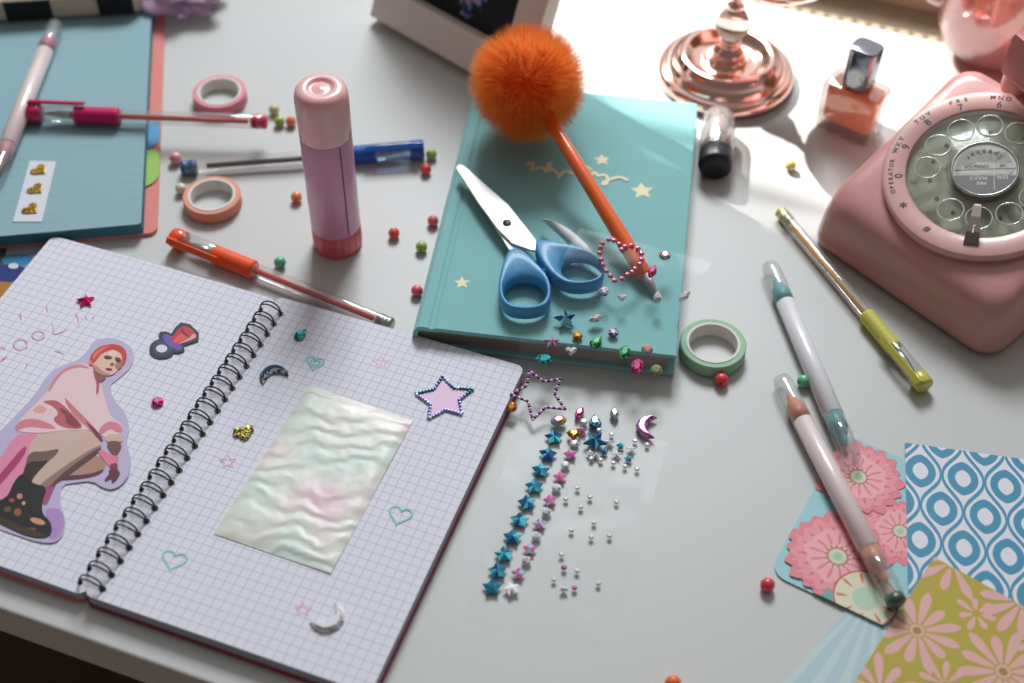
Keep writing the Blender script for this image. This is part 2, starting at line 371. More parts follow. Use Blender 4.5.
PL = [((176, 140, 196), [(43, 509), (60, 508), (65, 520), (63, 532), (54, 542), (48, 538), (50, 525)]),
 ((222, 140, 172), [(3, 456), (8, 445), (20, 433), (40, 433), (33, 440), (29, 455), (24, 476), (14, 494), (0, 505), (-8, 500), (-8, 466)]),
 ((176, 58, 110), [(26, 444), (8, 465), (-6, 482), (-6, 492), (14, 470), (27, 452)]),
 ((168, 78, 122), [(44, 489), (60, 476), (52, 495), (46, 508), (41, 502)]),
 ((176, 136, 122), [(60, 480), (82, 466), (97, 454), (107, 463), (105, 471), (90, 477), (70, 479)]),
 ((98, 48, 70), [(52, 482), (62, 476), (90, 475), (106, 468), (100, 476), (80, 480), (62, 481)]),
 ((206, 178, 166), [(33, 438), (45, 433), (70, 430), (90, 430), (98, 434), (103, 441), (92, 447), (70, 450), (52, 462), (40, 470), (26, 472), (29, 452)]),
 ((120, 88, 78), [(29, 452), (45, 452), (62, 448), (52, 460), (40, 473), (33, 484), (20, 484), (25, 468)]),
 ((56, 40, 38), [(27, 462), (40, 462), (50, 460), (38, 474), (30, 486), (14, 490), (22, 478)]),
 ((204, 174, 160), [(72, 443), (86, 434), (96, 434), (104, 442), (100, 449), (85, 459), (62, 474), (48, 488), (28, 485), (44, 466), (58, 454)]),
 ((150, 118, 108), [(103, 444), (99, 452), (80, 464), (60, 480), (46, 489), (38, 486), (60, 470), (85, 453)]),
 ((92, 62, 62), [(103, 446), (99, 454), (80, 468), (58, 484), (48, 489), (62, 474), (85, 457)]),
 ((230, 200, 204), [(48, 392), (56, 378), (70, 366), (84, 363), (94, 368), (101, 380), (104, 396), (109, 413), (114, 420), (122, 424), (123, 431), (116, 437), (105, 439), (97, 431), (88, 430), (60, 431), (40, 434), (16, 432), (15, 426), (28, 412), (38, 402)]),
 ((214, 128, 140), [(15, 427), (22, 420), (36, 419), (50, 424), (58, 430), (44, 429), (28, 427), (16, 432)]),
 ((226, 160, 168), [(33, 410), (40, 405), (48, 409), (44, 414), (34, 413)]),
 ((186, 96, 104), [(41, 402), (56, 400), (64, 406), (74, 416), (84, 427), (78, 430), (62, 428), (52, 420), (60, 414), (52, 406)]),
 ((140, 62, 74), [(58, 408), (66, 410), (82, 426), (76, 429), (66, 424), (66, 417)]),
 ((204, 122, 130), [(64, 397), (70, 403), (92, 425), (104, 439), (101, 443), (90, 430), (76, 418), (67, 406)]),
 ((120, 54, 66), [(84, 420), (95, 429), (104, 440), (102, 444), (94, 434)]),
 ((216, 136, 146), [(47, 393), (55, 377), (68, 367), (82, 364), (92, 370), (80, 367), (66, 371), (57, 380), (51, 391)]),
 ((184, 92, 108), [(93, 369), (99, 378), (100, 386), (98, 396), (96, 394), (97, 384), (94, 376)]),
 ((214, 128, 146), [(98, 431), (108, 421), (120, 424), (123, 430), (119, 434), (110, 428), (102, 436)]),
 ((206, 176, 164), [(104, 438), (112, 434), (121, 435), (124, 443), (118, 442), (108, 444)]),
 ((112, 78, 72), [(108, 442), (117, 441), (123, 446), (118, 455), (113, 461), (112, 454), (107, 448)]),
 ((226, 124, 150), [(97, 452), (103, 450), (112, 456), (120, 457), (117, 465), (119, 470), (111, 470), (107, 464)]),
 ((126, 52, 74), [(109, 465), (118, 463), (118, 470), (112, 472)]),
 ((98, 44, 60), [(104, 481), (110, 474), (108, 471), (116, 469), (121, 473), (118, 479), (112, 485), (112, 478), (107, 482)]),
 ((30, 32, 30), [(14, 482), (24, 472), (31, 484), (48, 487), (43, 500), (42, 514), (50, 521), (53, 531), (48, 539), (30, 538), (12, 529), (-6, 520), (-6, 503), (8, 498)]),
 ((196, 132, 108), pe(20, 497, 3, 3)), ((150, 82, 60), pe(12, 501, 3, 2)), ((206, 150, 124), pe(38, 522, 8, 3, .3)), ((150, 84, 62), pe(18, 513, 4, 4)), ((98, 82, 56), pe(8, 510, 4, 3)), ((120, 60, 44), pe(32, 530, 5, 2)), ((212, 160, 120), pe(24, 504, 2, 2)),
 ((62, 54, 40), [(-6, 514), (8, 520), (28, 530), (48, 535), (46, 539), (28, 537), (10, 529), (-6, 521)]),
 ((200, 64, 62), [(90, 365), (90, 358), (94, 352), (100, 347.5), (109, 344.8), (118, 345.4), (124.5, 348.6), (127.4, 355), (126, 362), (123, 367), (119, 362), (104, 364), (94, 366)]),
 ((226, 112, 96), [(92, 358), (96, 352), (104, 347.5), (112, 346), (104, 350), (97, 356), (94, 361)]),
 ((140, 88, 84), [(94, 368), (104, 375), (107, 378), (104, 381), (100, 384), (97, 379)]),
 ((224, 188, 170), [(96, 363), (100, 356.5), (105, 353), (112, 351.4), (119, 352.4), (122.6, 357), (122, 363), (119, 370), (114, 375.5), (107, 377), (99, 374), (93, 369), (92, 365)]),
 ((196, 136, 120), [(92, 364), (96, 366), (104, 373), (112, 375), (107, 377), (98, 374), (93, 369)]),
 ((232, 204, 192), pe(113, 354, 5, 3)), ((172, 116, 108), pe(119, 366, 3.4, 4.6, .5)),
 ((112, 70, 70), pe(108.4, 358.4, 4.4, 1.9, .15)), ((48, 34, 38), pe(107.5, 359.4, 2.8, .9, .2)), ((112, 70, 70), pe(118.4, 360.8, 3.6, 2.4, .5)), ((48, 34, 38), pe(118.2, 362.2, 2.2, 1, .4)),
 ((146, 84, 80), pe(112.4, 365.4, 2.2, 1.7)), ((150, 66, 74), pe(109.4, 370.4, 3.6, 1.5, .1)), ((84, 40, 46), pe(109.4, 370.2, 3.2, .5, .1)), ((206, 136, 120), pe(91, 364, 1.6, 2.6))]
BASE = [(88, 351), (93, 341), (110, 337), (127, 343), (135, 354), (132, 367), (120, 378), (109, 386), (114, 400), (125, 412), (130, 428), (126, 442), (131, 458), (130, 474), (122, 485), (113, 490), (103, 488), (92, 481), (75, 483), (63, 485), (60, 495), (61, 506), (66, 520), (64, 534), (56, 543), (40, 543), (15, 535), (-10, 526), (-10, 440), (4, 428), (20, 411), (36, 395), (45, 378), (58, 367), (78, 361)]
printed('paper_cutout', BASE, PL, 8.0, 'lilac edged photo cutout of crouching person in pink hoodie, short red hair, boots', 'cutout', base_col=(190, 180, 212))
NV, DR = (34, 40, 62), (196, 44, 50)
printed('ring_sticker', [(181, 322.5), (190, 324.5), (199, 333), (198.5, 341), (184, 346), (184.5, 351), (179, 353.5), (174, 353), (172, 356), (166, 358.5), (160, 359), (154, 357.5), (150, 354), (149.5, 349), (151, 344.5), (155, 341), (160, 339), (158.5, 335.5), (160.5, 332), (166, 331.5), (171.5, 334), (175, 328)],
 [((56, 66, 92), [(152, 350), (154, 343), (160, 340), (168, 344), (174, 350), (166, 356), (157, 356)]), ((214, 218, 228), pe(161.7, 348.9, 5.8, 4)), ((98, 84, 168), pe(172.4, 342.6, 12, 5, .65)),
  (DR, [(181.6, 325.2), (189.2, 327.4), (196.4, 334), (195.9, 338.6), (176, 345), (169.6, 341)]), ((222, 84, 88), [(182, 332), (190, 337), (176, 344), (172, 342)]), ((226, 160, 150), [(193, 334), (196.4, 335), (195.9, 339), (178, 345), (180, 343), (190, 338)]),
  (NV, [(182, 325), (183, 332), (190, 337), (189, 338), (181, 333)])], 8.0, 'small printed sticker of a red gem ring with navy band', 'sticker', base_col=NV, smooth=0)
# pearly packet
c4 = [at(309, 385, 8.4), at(413, 421, 8.4), at(331, 574, 8.4), at(214, 534, 8.4)]
pm = bpy.data.materials.new('pearly pouch film'); pm.use_nodes = True; nt = pm.node_tree; N = nt.nodes; LK = nt.links; b = N['Principled BSDF']
b.inputs['Roughness'].default_value = .42; b.inputs['Coat Weight'].default_value = .1
tc = N.new('ShaderNodeTexCoord'); n1 = N.new('ShaderNodeTexNoise'); n1.inputs['Scale'].default_value = 26; n1.inputs['Detail'].default_value = 1
LK.new(tc.outputs['Object'], n1.inputs['Vector']); cr = N.new('ShaderNodeValToRGB'); LK.new(n1.outputs['Fac'], cr.inputs[0])
for p_, c_ in ((.36, (204, 220, 212)), (.47, (218, 224, 214)), (.56, (224, 222, 216)), (.68, (232, 200, 212))):
    e = cr.color_ramp.elements.new(p_); e.color = (*lin(c_), 1)
cr.color_ramp.elements.remove(cr.color_ramp.elements[0]); cr.color_ramp.elements.remove(cr.color_ramp.elements[-1])
LK.new(cr.outputs[0], b.inputs['Base Color'])
wv = N.new('ShaderNodeTexWave'); wv.inputs['Scale'].default_value = 30; wv.inputs['Distortion'].default_value = 16; wv.inputs['Detail'].default_value = 3; wv.inputs['Detail Scale'].default_value = .8; wv.bands_direction = 'Y'; LK.new(tc.outputs['Object'], wv.inputs['Vector'])
bp = N.new('ShaderNodeBump'); bp.inputs['Strength'].default_value = .4; bp.inputs['Distance'].default_value = .001; LK.new(wv.outputs['Fac'], bp.inputs['Height']); LK.new(bp.outputs[0], b.inputs['Normal'])
oc = (c4[0]+c4[2])/2; m = MB(); n = 24; rings = []; grid = []
for j in range(n+1):
    for i in range(n+1):
        s, t = i/n, j/n; p = (c4[0]*(1-s)+c4[1]*s)*(1-t)+(c4[3]*(1-s)+c4[2]*s)*t-oc
        edge = min(s, 1-s, t, 1-t); grid.append((p.x, p.y, .3+1.3*min(1, edge*14)**.5+.12*math.sin(9*t+5*s)))
fs = [(j*(n+1)+i, (j+1)*(n+1)+i, (j+1)*(n+1)+i+1, j*(n+1)+i+1) for j in range(n) for i in range(n)]
m.add((grid, fs), 0, True); m.add(prism([((q-oc).x, (q-oc).y) for q in c4], 0, .3), 0)
tag(m.build('plastic_pouch', pm, loc=(oc.x, oc.y, 8.4)), 'pearly translucent pouch with pale green and pink blotches on the right page', 'pouch')
# ------------------------------------------------------------------ blue notepad, folder, magazine
a = at(141, 224, 10); bdir = (a-at(0, 235, 10)).normalized(); _v = (at(149.5, 15, 10)-a).normalized(); bdir = (bdir*.3+Vector((_v.y, -_v.x, 0))*.7).normalized(); vdir = Vector((-bdir.y, bdir.x, 0))
phi = math.atan2(bdir.y, bdir.x); vlen = (at(149, 14, 10)-a).dot(vdir)
M_bpap = paper('light blue lined paper', (142, 176, 186), (130, 164, 176), 7, .45, True)
M_bedge = mat('teal paper edges', (62, 122, 140), .7); M_coral = mat('coral card', (218, 130, 120), .6)
m = MB(); m.add(prism(rrect(-200, 0, 0, vlen+28, 2), 2.4, 9.9), 1); m.add(flat(rrect(-200, 0, 0, vlen+28, 2), 10.0), 0)
np_ = empty('notepad', (a.x, a.y, 0), rz(phi)); m.build('page_block', [M_bpap, M_bedge], np_)
c = (at(159, 234, 1)-a); cu_, cv_ = c.dot(bdir), c.dot(vdir); 
ce = (at(164, 17, 1)-a).dot(bdir)
MB().add(prism(rrect(-205, cv_, (cu_+ce)/2, vlen+32, 5), .2, 2.2, .3)).build('divider_sheet', M_coral, np_)
def tabq(px, z, name, c):
    q = [((at(x, y, z)-a).dot(bdir), (at(x, y, z)-a).dot(vdir)) for x, y in px]
    o = MB().add(prism(chaikin(q, 2), z, z+.4)).build(name, mat(name, c, .5), np_); return o
o = tabq([(138, 118), (157, 119), (161, 126), (160, 143), (148, 150), (138, 150)], 2.4, 'index_tab', (84, 148, 190)); o['label'] = 'blue index tab'
o = tabq([(138, 152), (158, 149), (160, 160), (159, 181), (138, 190)], 2.9, 'index_tab', (150, 190, 84))
o.data.materials[0] = mat('green tab', (150, 190, 84), .5); o['label'] = 'lime green index tab'
tag(np_, 'thick light blue notepad on a coral sheet at the upper left', 'notepad')
HS = [((190, 160, 90), []), ]
def glitter(c):
    nm = 'gold glitter %d' % c[0]
    if nm in MC: return MC[nm]
    m = bpy.data.materials.new(nm); m.use_nodes = True; nt = m.node_tree; N = nt.nodes; b = N['Principled BSDF']; b.inputs['Metallic'].default_value = .8; b.inputs['Roughness'].default_value = .35
    tc = N.new('ShaderNodeTexCoord'); v = N.new('ShaderNodeTexVoronoi'); v.inputs['Scale'].default_value = 1100; nt.links.new(tc.outputs['Object'], v.inputs['Vector'])
    mx = N.new('ShaderNodeMix'); mx.data_type = 'RGBA'; mx.inputs[6].default_value = (*lin(tuple(x*.35 for x in c)), 1); mx.inputs[7].default_value = (*lin(tuple(min(255, x*1.25) for x in c)), 1)
    s_ = N.new('ShaderNodeSeparateColor'); nt.links.new(v.outputs['Color'], s_.inputs[0]); nt.links.new(s_.outputs[0], mx.inputs[0]); nt.links.new(mx.outputs[2], b.inputs['Base Color'])
    MC[nm] = m; return m
hs = empty('sticker_strip', at(34, 192, 10.1))
o0 = at(34, 192, 10.1)
MB().add(prism([((at(x, y, 10.1)-o0).x, (at(x, y, 10.1)-o0).y) for x, y in ((13, 222), (42, 222), (56, 162), (30, 161))], 0, .3)).build('backing_paper', mat('white backing', (214, 216, 224), .6), hs)
for x, y in ((39.5, 171), (36, 190), (31, 210)):
    p = at(x, y, 10.1)-o0; h = MB(); hp = heart2(4.9); Mr = Matrix.Translation((p.x, p.y, 0)) @ Matrix.Rotation(R(52), 4, 'Z')
    h.add(prism(hp, .32, 1.0, .2), 0, False, Mr); h.build('heart', glitter((176, 140, 62)), hs)
tag(hs, 'white strip of three gold glitter hearts on the light blue notepad', 'stickers')
printed('magazine', [(-30, 240), (60, 232), (60, 300), (-30, 330)], [((150, 160, 170), [(-28, 243), (42, 240), (34, 256), (-28, 258)]), ((60, 70, 66), [(-2, 244), (8, 244), (6, 256), (2, 270), (-4, 262)]), ((38, 126, 170), [(3, 255), (34, 254), (30, 266), (2, 265)]), ((26, 50, 120), [(-28, 266), (30, 264), (20, 284), (-28, 282)]), ((208, 214, 226), [(8, 264), (18, 263), (19, 269), (9, 269)]), ((170, 120, 50), [(-28, 283), (18, 281), (8, 300), (-28, 312)])], .2, 'colourful printed sheet peeking out between the light blue notepad and spiral notebook', 'magazine', base_col=(120, 140, 160), smooth=0)
# checkered case and crumpled wrapper beyond the notepad
q0 = at(0, 24, 10.5); q1 = at(140, 15, 10.5); d = (q1-q0).normalized(); cc = empty('pencil_case', (q0.x, q0.y, 10.5), rz(math.atan2(d.y, d.x)))
M_blk = mat('black fabric', (22, 26, 30), .8); M_crm = mat('cream fabric', (206, 188, 170), .8)
m = MB(); q = 29.0
m.add(prism(rrect(-100, 1, (q1-q0).length+3, 110, 6), 0, 15.5, 3), 1, True)
XE = (q1-q0).length+3
for i in range(-3, 4):
    for j in range(0, 5):
        if (i+j) % 2 == 0:
            poly = clip([(5+q*i, 4+14*j), (5+q*(i+1), 4+14*j), (5+q*(i+1), 4+14*(j+1)), (5+q*i, 4+14*(j+1))], inset(ccw(rrect(-100, 1, XE, 110, 6)), 3.2))
            if len(poly) > 2: m.add(prism(poly, 15.45, 15.7), 0)
for i in range(-3, 4):
    if i % 2 == 0: m.add(box(max(-98, 5+q*i), .5, 1.2, min(XE-6, 5+q*(i+1)), 1.6, 15.0), 0)
m.build('case_body', [M_blk, M_crm], cc)
MB().add(tube([(-90, 60, 16.5), (XE-20, 60, 16.5)], 1.6, 6), 0, True).build('zip', mat('orange zip', (214, 130, 60), .5), cc)
tag(cc, 'black and cream checkered pencil case at the top left corner', 'pencil case')
m = MB(); pw = at(166, 9, 8); 
n = 26; v = []; f = []
for j in range(n+1):
    for i in range(n*2):
        a1 = math.pi*j/n; a2 = math.pi*i/n; k = 1+.16*math.sin(5*a2+3*a1)+.12*math.sin(9*a1-4*a2)+.10*random.random()
        v.append((30*k*math.sin(a1)*math.cos(a2), 20*k*math.sin(a1)*math.sin(a2), 12+11*k*math.cos(a1)))
for j in range(n):
    for i in range(n*2): f.append((j*n*2+i, (j+1)*n*2+i, (j+1)*n*2+(i+1) % (n*2), j*n*2+(i+1) % (n*2)))
m.add((v, f)); wm = mat('lilac wrapper film', (196, 160, 196), .15, metal=.25, coat=1, bump=.5, bscale=120, alpha=.75)
tag(m.build('crumpled_wrapper', wm, loc=(pw.x+2, pw.y+14, 0)), 'crumpled shiny lilac plastic wrapper beside the checkered case', 'wrapper')
# ------------------------------------------------------------------ teal book
BZ = 17.0
bo = at(415, 326, BZ); bx = (at(677, 351, BZ)-bo); BW = bx.length; bx.normalize(); bx = Matrix.Rotation(R(-1.35), 3, 'Z') @ bx; by = Vector((-bx.y, bx.x, 0)); BL = (at(699.5, 104, BZ)-bo).dot(by)
BR3 = rz(math.atan2(bx.y, bx.x))
def bk(x, y, z=BZ): p = at(x, y, z)-bo; return (p.dot(bx), p.dot(by))
def cloth(name, c):
    m = mat(name, c, .8, bump=.35, bscale=1500, var=.05, sheen=.2); return m
M_teal = cloth('teal book cloth', (130, 188, 190))
bke = empty('hardcover_notebook', (bo.x, bo.y, 0), BR3)
m = MB(); m.add(prism(rrect(0, 0, BW, BL, 1.2, 3), 0.1, 2.6, .5)); m.build('back_cover', M_teal, bke)
# front cover profile across the spine: rounded joint, groove, then flat board
prof = [(0, 13.4), (.3, 15.4), (1.6, 16.7), (4, BZ), (6.5, BZ-.1), (7.6, BZ-.9), (8.6, BZ-1.1), (9.6, BZ-.7), (10.6, BZ-.05), (12, BZ), (BW-.6, BZ), (BW, BZ-.5), (BW, BZ-2.3), (BW-.5, BZ-2.6), (12, BZ-2.6), (8.6, BZ-3.2), (4, BZ-2.6), (2.6, 13.4)]
rings = [[(x, .5 if k in (0, 5) else (0 if k == 1 else 0), z) for x, z in prof] for k in range(2)]
v = [(x, 0, z) for x, z in prof]+[(x, BL, z) for x, z in prof]; n = len(prof)
f = [(i, (i+1) % n, n+(i+1) % n, n+i) for i in range(n)]+[tuple(range(n)), tuple(range(n, 2*n))[::-1]]
MB().add((v, f)).build('front_cover', M_teal, bke)
sp = [(3.2, 2.0), (1.2, 2.2), (-.6, 3.6), (-1.5, 6), (-1.7, 8.5), (-1.5, 11), (-.7, 13.6), (0, 14.4), (2.6, 14.2), (1.4, 12), (1.0, 8.5), (1.4, 5)]
n = len(sp); v = [(x, 0, z) for x, z in sp]+[(x, BL, z) for x, z in sp]
MB().add((v, [(i, (i+1) % n, n+(i+1) % n, n+i) for i in range(n)]+[tuple(range(n)), tuple(range(n, 2*n))[::-1]]), 0, False).build('spine', M_teal, bke)
m = MB(); m.add(box(1.6, 3.2, 2.7, BW-4, BL-3.2, BZ-2.7))
for k in range(9): m.add(box(6, 3.05, 3.4+1.2*k, BW-4.2, 3.2, 3.7+1.2*k), 1)
m.build('page_block', [mat('shaded page edges', (176, 166, 160), .85), mat('page line', (140, 130, 124), .85)], bke)  # grey-brown base colour carries the shade between the covers
M_foil = mat('pale gold foil', (226, 218, 178), .55)
for x, y, r in ((462, 283, 4.6), (602, 160, 5.2), (642, 191, 7.0)):
    c = bk(x, y); s_ = [(c[0]+p[0], c[1]+p[1]) for p in star2(r, r*.48, R(10))]; MB().add(prism(s_, BZ+.02, BZ+.2)).build('foil_star', M_foil, bke)
sq = [(526, 166), (531, 162), (534, 166), (530, 170), (536, 170), (541, 167), (546, 171), (551, 168), (556, 172), (560, 176), (557, 179), (561, 174), (566, 171), (572, 174), (576, 172), (580, 176), (585, 172), (590, 176), (595, 172), (598, 177), (602, 175), (607, 176), (608, 182), (604, 186), (602, 183), (612, 179), (620, 177), (628, 181)]
m = MB(); m.add(ribbon(chaikin([bk(*p) for p in sq], 2, False), 2.0, BZ+.12)); m.add(ribbon([bk(580, 168), bk(586, 166), bk(592, 170)], 1.4, BZ+.13)); m.add(ribbon(chaikin([bk(545, 173), bk(548, 164), bk(551, 162), bk(550, 172)], 2, False), 1.4, BZ+.13))
m.build('foil_script', M_foil, bke)
tag(bke, 'teal cloth hardcover notebook with gold foil stars and script', 'book')
# ------------------------------------------------------------------ film surfaces and gems
def sstep(t): t = max(0, min(1, t)); return t*t*(3-2*t)
def film_z(x, y):
    b = (Vector((x, y, 0))-Vector((bo.x, bo.y, 0))).dot(by)
    return 2.2 + (BZ-1.0)*sstep((b+55)/60) + 12*sstep((b-2)/48)
def on_film(x, y):
    z = 10
    for _ in range(30): p = at(x, y, z); z = .5*z+.5*film_z(p.x, p.y)
    return at(x, y, z)
def fnormal(x, y):
    e = 1; return Vector((-(film_z(x+e, y)-film_z(x-e, y))/2, -(film_z(x, y+e)-film_z(x, y-e))/2, 1)).normalized()
M_film = clear('clear sticker film', (253, 254, 254), .003, .26, .012, 35, edge=.02)
def film(name, px, fn, label, n=26):
    c = [on_film(*p) if fn else at(*p, 1) for p in px]; o0 = sum(c, Vector())/4; v = []
    for j in range(n+1):
        for i in range(n+1):
            s, t = i/n, j/n; p = (c[0]*(1-s)+c[1]*s)*(1-t)+(c[3]*(1-s)+c[2]*s)*t
            z = film_z(p.x, p.y) if fn else .9+.35*math.sin(7*s+3*t)*math.sin(5*t)+3*max(0, s-.9)*8*max(0, .4-abs(t-.35))
            v.append((p.x-o0.x, p.y-o0.y, z))
    f = [(j*(n+1)+i, (j+1)*(n+1)+i, (j+1)*(n+1)+i+1, j*(n+1)+i+1) for j in range(n) for i in range(n)]
    return tag(MB().add((v, f), 0, True).build(name, M_film, loc=(o0.x, o0.y, 0)), label, 'sticker sheet')
film('sticker_film', [(580, 228), (712, 262), (628, 425), (497, 400)], True, 'clear gem sticker film bridging from the teal book down to the desk')
film('sticker_film', [(522, 400), (668, 443), (612, 650), (462, 622)], False, 'clear film carrying the column of blue stars, flat on the desk')
def gm(name, c, metal=.4): return mat('gem '+name, c, .16, metal=metal*.5, coat=.35)
PAL = dict(magenta=[gm('magenta', (236, 20, 122)), gm('deep magenta', (170, 8, 84)), gm('pink flash', (250, 130, 190))],
 pink=[gm('rose', (226, 120, 176)), gm('lilac', (190, 96, 170)), gm('ice', (150, 214, 226)), gm('rose', 0) if 'gem rose' in MC else gm('rose', (226, 120, 176))],
 blue=[gm('teal blue', (18, 120, 152)), gm('navy', (24, 66, 132)), gm('aqua', (84, 206, 216)), gm('teal blue', 0)],
 clear=[gm('silver', (226, 226, 232), .3), gm('grey', (160, 156, 164), .5), gm('white flash', (250, 250, 252), .1), gm('silver', 0)],
 pebble=[gm('pebble grey', (176, 175, 178), .1), gm('pebble light', (206, 206, 210), .1), gm('pebble top', (240, 241, 243), .1)],
 white=[gm('white', (244, 244, 248), .05), gm('white flash', 0), gm('grey', 0)],
 amber=[gm('amber', (196, 120, 20)), gm('brown amber', (120, 66, 10)), gm('honey', (236, 180, 70))],
 green=[gm('green', (20, 130, 70)), gm('deep green', (8, 76, 50)), gm('light green', (130, 220, 160))],
 emerald=[gm('emerald teal', (10, 130, 120)), gm('deep teal', (6, 78, 84)), gm('aqua', 0)],
 olive=[gm('olive', (120, 128, 84), .1), gm('pale olive', (150, 156, 116), .1)],
 violet=[gm('violet', (96, 60, 160)), gm('dark violet', (48, 30, 96)), gm('lavender', (190, 170, 236)), gm('white flash', 0)],
 rainbow=[gm('aqua', 0), gm('rose', 0), gm('gold', (236, 190, 70)), gm('violet', 0), gm('emerald teal', 0), gm('coral', (236, 120, 96))],
 moonv=[gm('orchid', (160, 84, 170)), gm('plum', (92, 52, 104)), gm('pale orchid', (206, 170, 214)), gm('lilac', 0)],
 steel=[gm('steel blue', (40, 120, 160)), gm('dark steel', (22, 70, 104)), gm('ice', 0)],
 grey=[gm('grey', 0), gm('taupe', (134, 118, 120)), gm('silver', 0)],
 bluegrey=[gm('slate', (74, 98, 136)), gm('grey', 0), gm('silver', 0), gm('dark steel', 0)])
SHP = dict(round=lambda r: ell(0, 0, r, r, 0, 12), star=lambda r: star2(r, r*.48), fatstar=lambda r: star2(r, r*.62), heart=lambda r: heart2(r, 16), nav=lambda r: navette2(r, r*.52), drop=lambda r: drop2(r, r*.72), oval=lambda r: ell(0, 0, r, r*.68, 0, 12), moon=lambda r: moon2(r), tri=lambda r: ell(0, 0, r, r, R(90), 3))
NAME = dict(round='round_gem', star='star_gem', fatstar='star_gem', heart='heart_gem', nav='leaf_gem', drop='teardrop_gem', oval='oval_gem', moon='moon_gem', tri='triangle_gem')
def gem_mesh(shape, r, h, pal):
    o = ccw(SHP[shape](r)); n = len(o); c = (sum(p[0] for p in o)/n, sum(p[1] for p in o)/n)
    def sc_(k, z): return [(c[0]+(p[0]-c[0])*k, c[1]+(p[1]-c[1])*k, z) for p in o]
    m = MB(); K = len(PAL[pal]); pk = lambda: random.randrange(K)
    if 'star' in shape:
        A = sc_(1, 0); B = sc_(1, h*.35); v = A+B+[(c[0], c[1], h)]; f = [tuple(range(n))[::-1]]; mi = [0]
        for i in range(n):
            j = (i+1) % n; f.append((i, j, n+j, n+i)); mi.append(0); f.append((n+i, n+j, 2*n)); mi.append(pk())
        m.add((v, f), mi)
    else:
        A = sc_(.96, 0); B = sc_(1, h*.3); Cc = sc_(.78, h*.72); D = sc_(.45, h)
        if shape == 'moon':
            ins = lambda d, z: [(x, y, z) for x, y in inset(o, d)]
            A, B, Cc, D = ins(.2, 0), ins(0, h*.3), ins(r*.1, h*.7), ins(r*.2, h)
        v = A+B+Cc+D; f = [tuple(range(n))[::-1]]; mi = [0]
        for i in range(n):
            j = (i+1) % n; f.append((i, j, n+j, n+i)); mi.append(0)
            f += [(n+i, n+j, 2*n+i), (n+j, 2*n+j, 2*n+i)]; mi += [pk(), pk()]
            f += [(2*n+i, 2*n+j, 3*n+j), (2*n+i, 3*n+j, 3*n+i)]; mi += [pk(), pk()]
        f.append(tuple(range(3*n, 4*n))); mi.append(K-1); m.add((v, f), mi)
    return m
def gem(x, y, shape, r, pal, label, rot=0, where='film', h=None, group=None, z=None, lift=0):
    r *= 1.0; h = h or max(1.0, min(3.2, r*.62))
    if where == 'film': p = on_film(x, y); n = fnormal(p.x, p.y); p = p+n*.3
    elif where == 'flat': p = at(x, y, 1.8+lift); n = Vector((0, 0, 1))
    else: p = at(x, y, z+h*.2); p.z = z; n = Vector((0, 0, 1))
    if lift and where == 'film': p = p+n*lift
    q = Vector((0, 0, 1)).rotation_difference(n).to_matrix() @ rz(R(rot))
    o = gem_mesh(shape, r, h, pal).build(NAME[shape], PAL[pal], loc=p, rot=q)
    return tag(o, label, 'gem', group)
ON = 'page'
gem(85.5, 300.5, 'star', 4.9, 'magenta', 'hot pink star gem near the top of the left page', 12, ON, z=8.1)
gem(157.5, 402, 'round', 3.1, 'magenta', 'small round hot pink gem beside the crouching person cutout', 0, ON, z=8.1)
gem(301, 334.5, 'drop', 4.2, 'emerald', 'aqua teardrop gem right of the wire rings', -35, ON, z=8.4)
gem(274, 376, 'moon', 7.4, 'bluegrey', 'blue grey crescent gem near the wire rings above the pearly pouch', 115, ON, z=8.4, h=2.6)
gem(327, 617, 'moon', 8.0, 'clear', 'silver crescent gem below the pearly pouch', -45, ON, z=8.2, h=2.6)
# gold heart of tiny beads
p = at(244, 433, 8.4); m = MB()
for k in range(70):
    while True:
        x, y = random.uniform(-5.4, 5.4), random.uniform(-5.4, 5.4)
        hx = heart2(5.2); ins = all(True for _ in [0]); c_ = 0
        for i in range(len(hx)):
            x1, y1 = hx[i]; x2, y2 = hx[(i+1) % len(hx)]
            if (y1 > y) != (y2 > y) and x < (x2-x1)*(y-y1)/(y2-y1)+x1: c_ ^= 1
        if c_: break
    m.add(lathe([(0, -.6), (.55, -.3), (.7, .1), (.45, .5), (0, .65)], 6), 0, False, Matrix.Translation((x, y, .7+random.random()*.5)))
m.add(prism(heart2(5.0), 0, .6), 0)
tag(m.build('gold_heart', glitter((236, 196, 116)), loc=(p.x, p.y, 8.3), rot=rz(R(20))), 'gold glitter heart left of the pearly pouch', 'sticker')
# rhinestone outlines
def stones(root, pts, r, mats, film_=True, zc=None, pick=None):
    v, f = lathe([(r, 0), (r, r*.35), (r*.62, r*.95), (0, r*1.05)], 8); f = f
    protos = []
    for i, (x, y) in enumerate(pts):
        mt = pick(x, y) if pick else mats[0]
        base = next((p for p in protos if p[0] is mt), None)
        if base is None: o = MB().add((v, f)).build('rhinestone', mt, root); protos.append((mt, o))
        else: o = base[1].copy(); COL.objects.link(o); o.parent = root
        p = (on_film(x, y)+Vector((0, 0, .4))) if film_ else at(x, y, zc)
        o.location = (p*S - root.location)
def along(px, n):
    P = px+[px[0]]; seg = [math.dist(P[i], P[i+1]) for i in range(len(px))]; T = sum(seg); out = []
    for k in range(n):
        d = T*k/n; i = 0
        while d > seg[i]: d -= seg[i]; i += 1
        t = d/seg[i]; out.append((P[i][0]+(P[i+1][0]-P[i][0])*t, P[i][1]+(P[i+1][1]-P[i][1])*t))
    return out
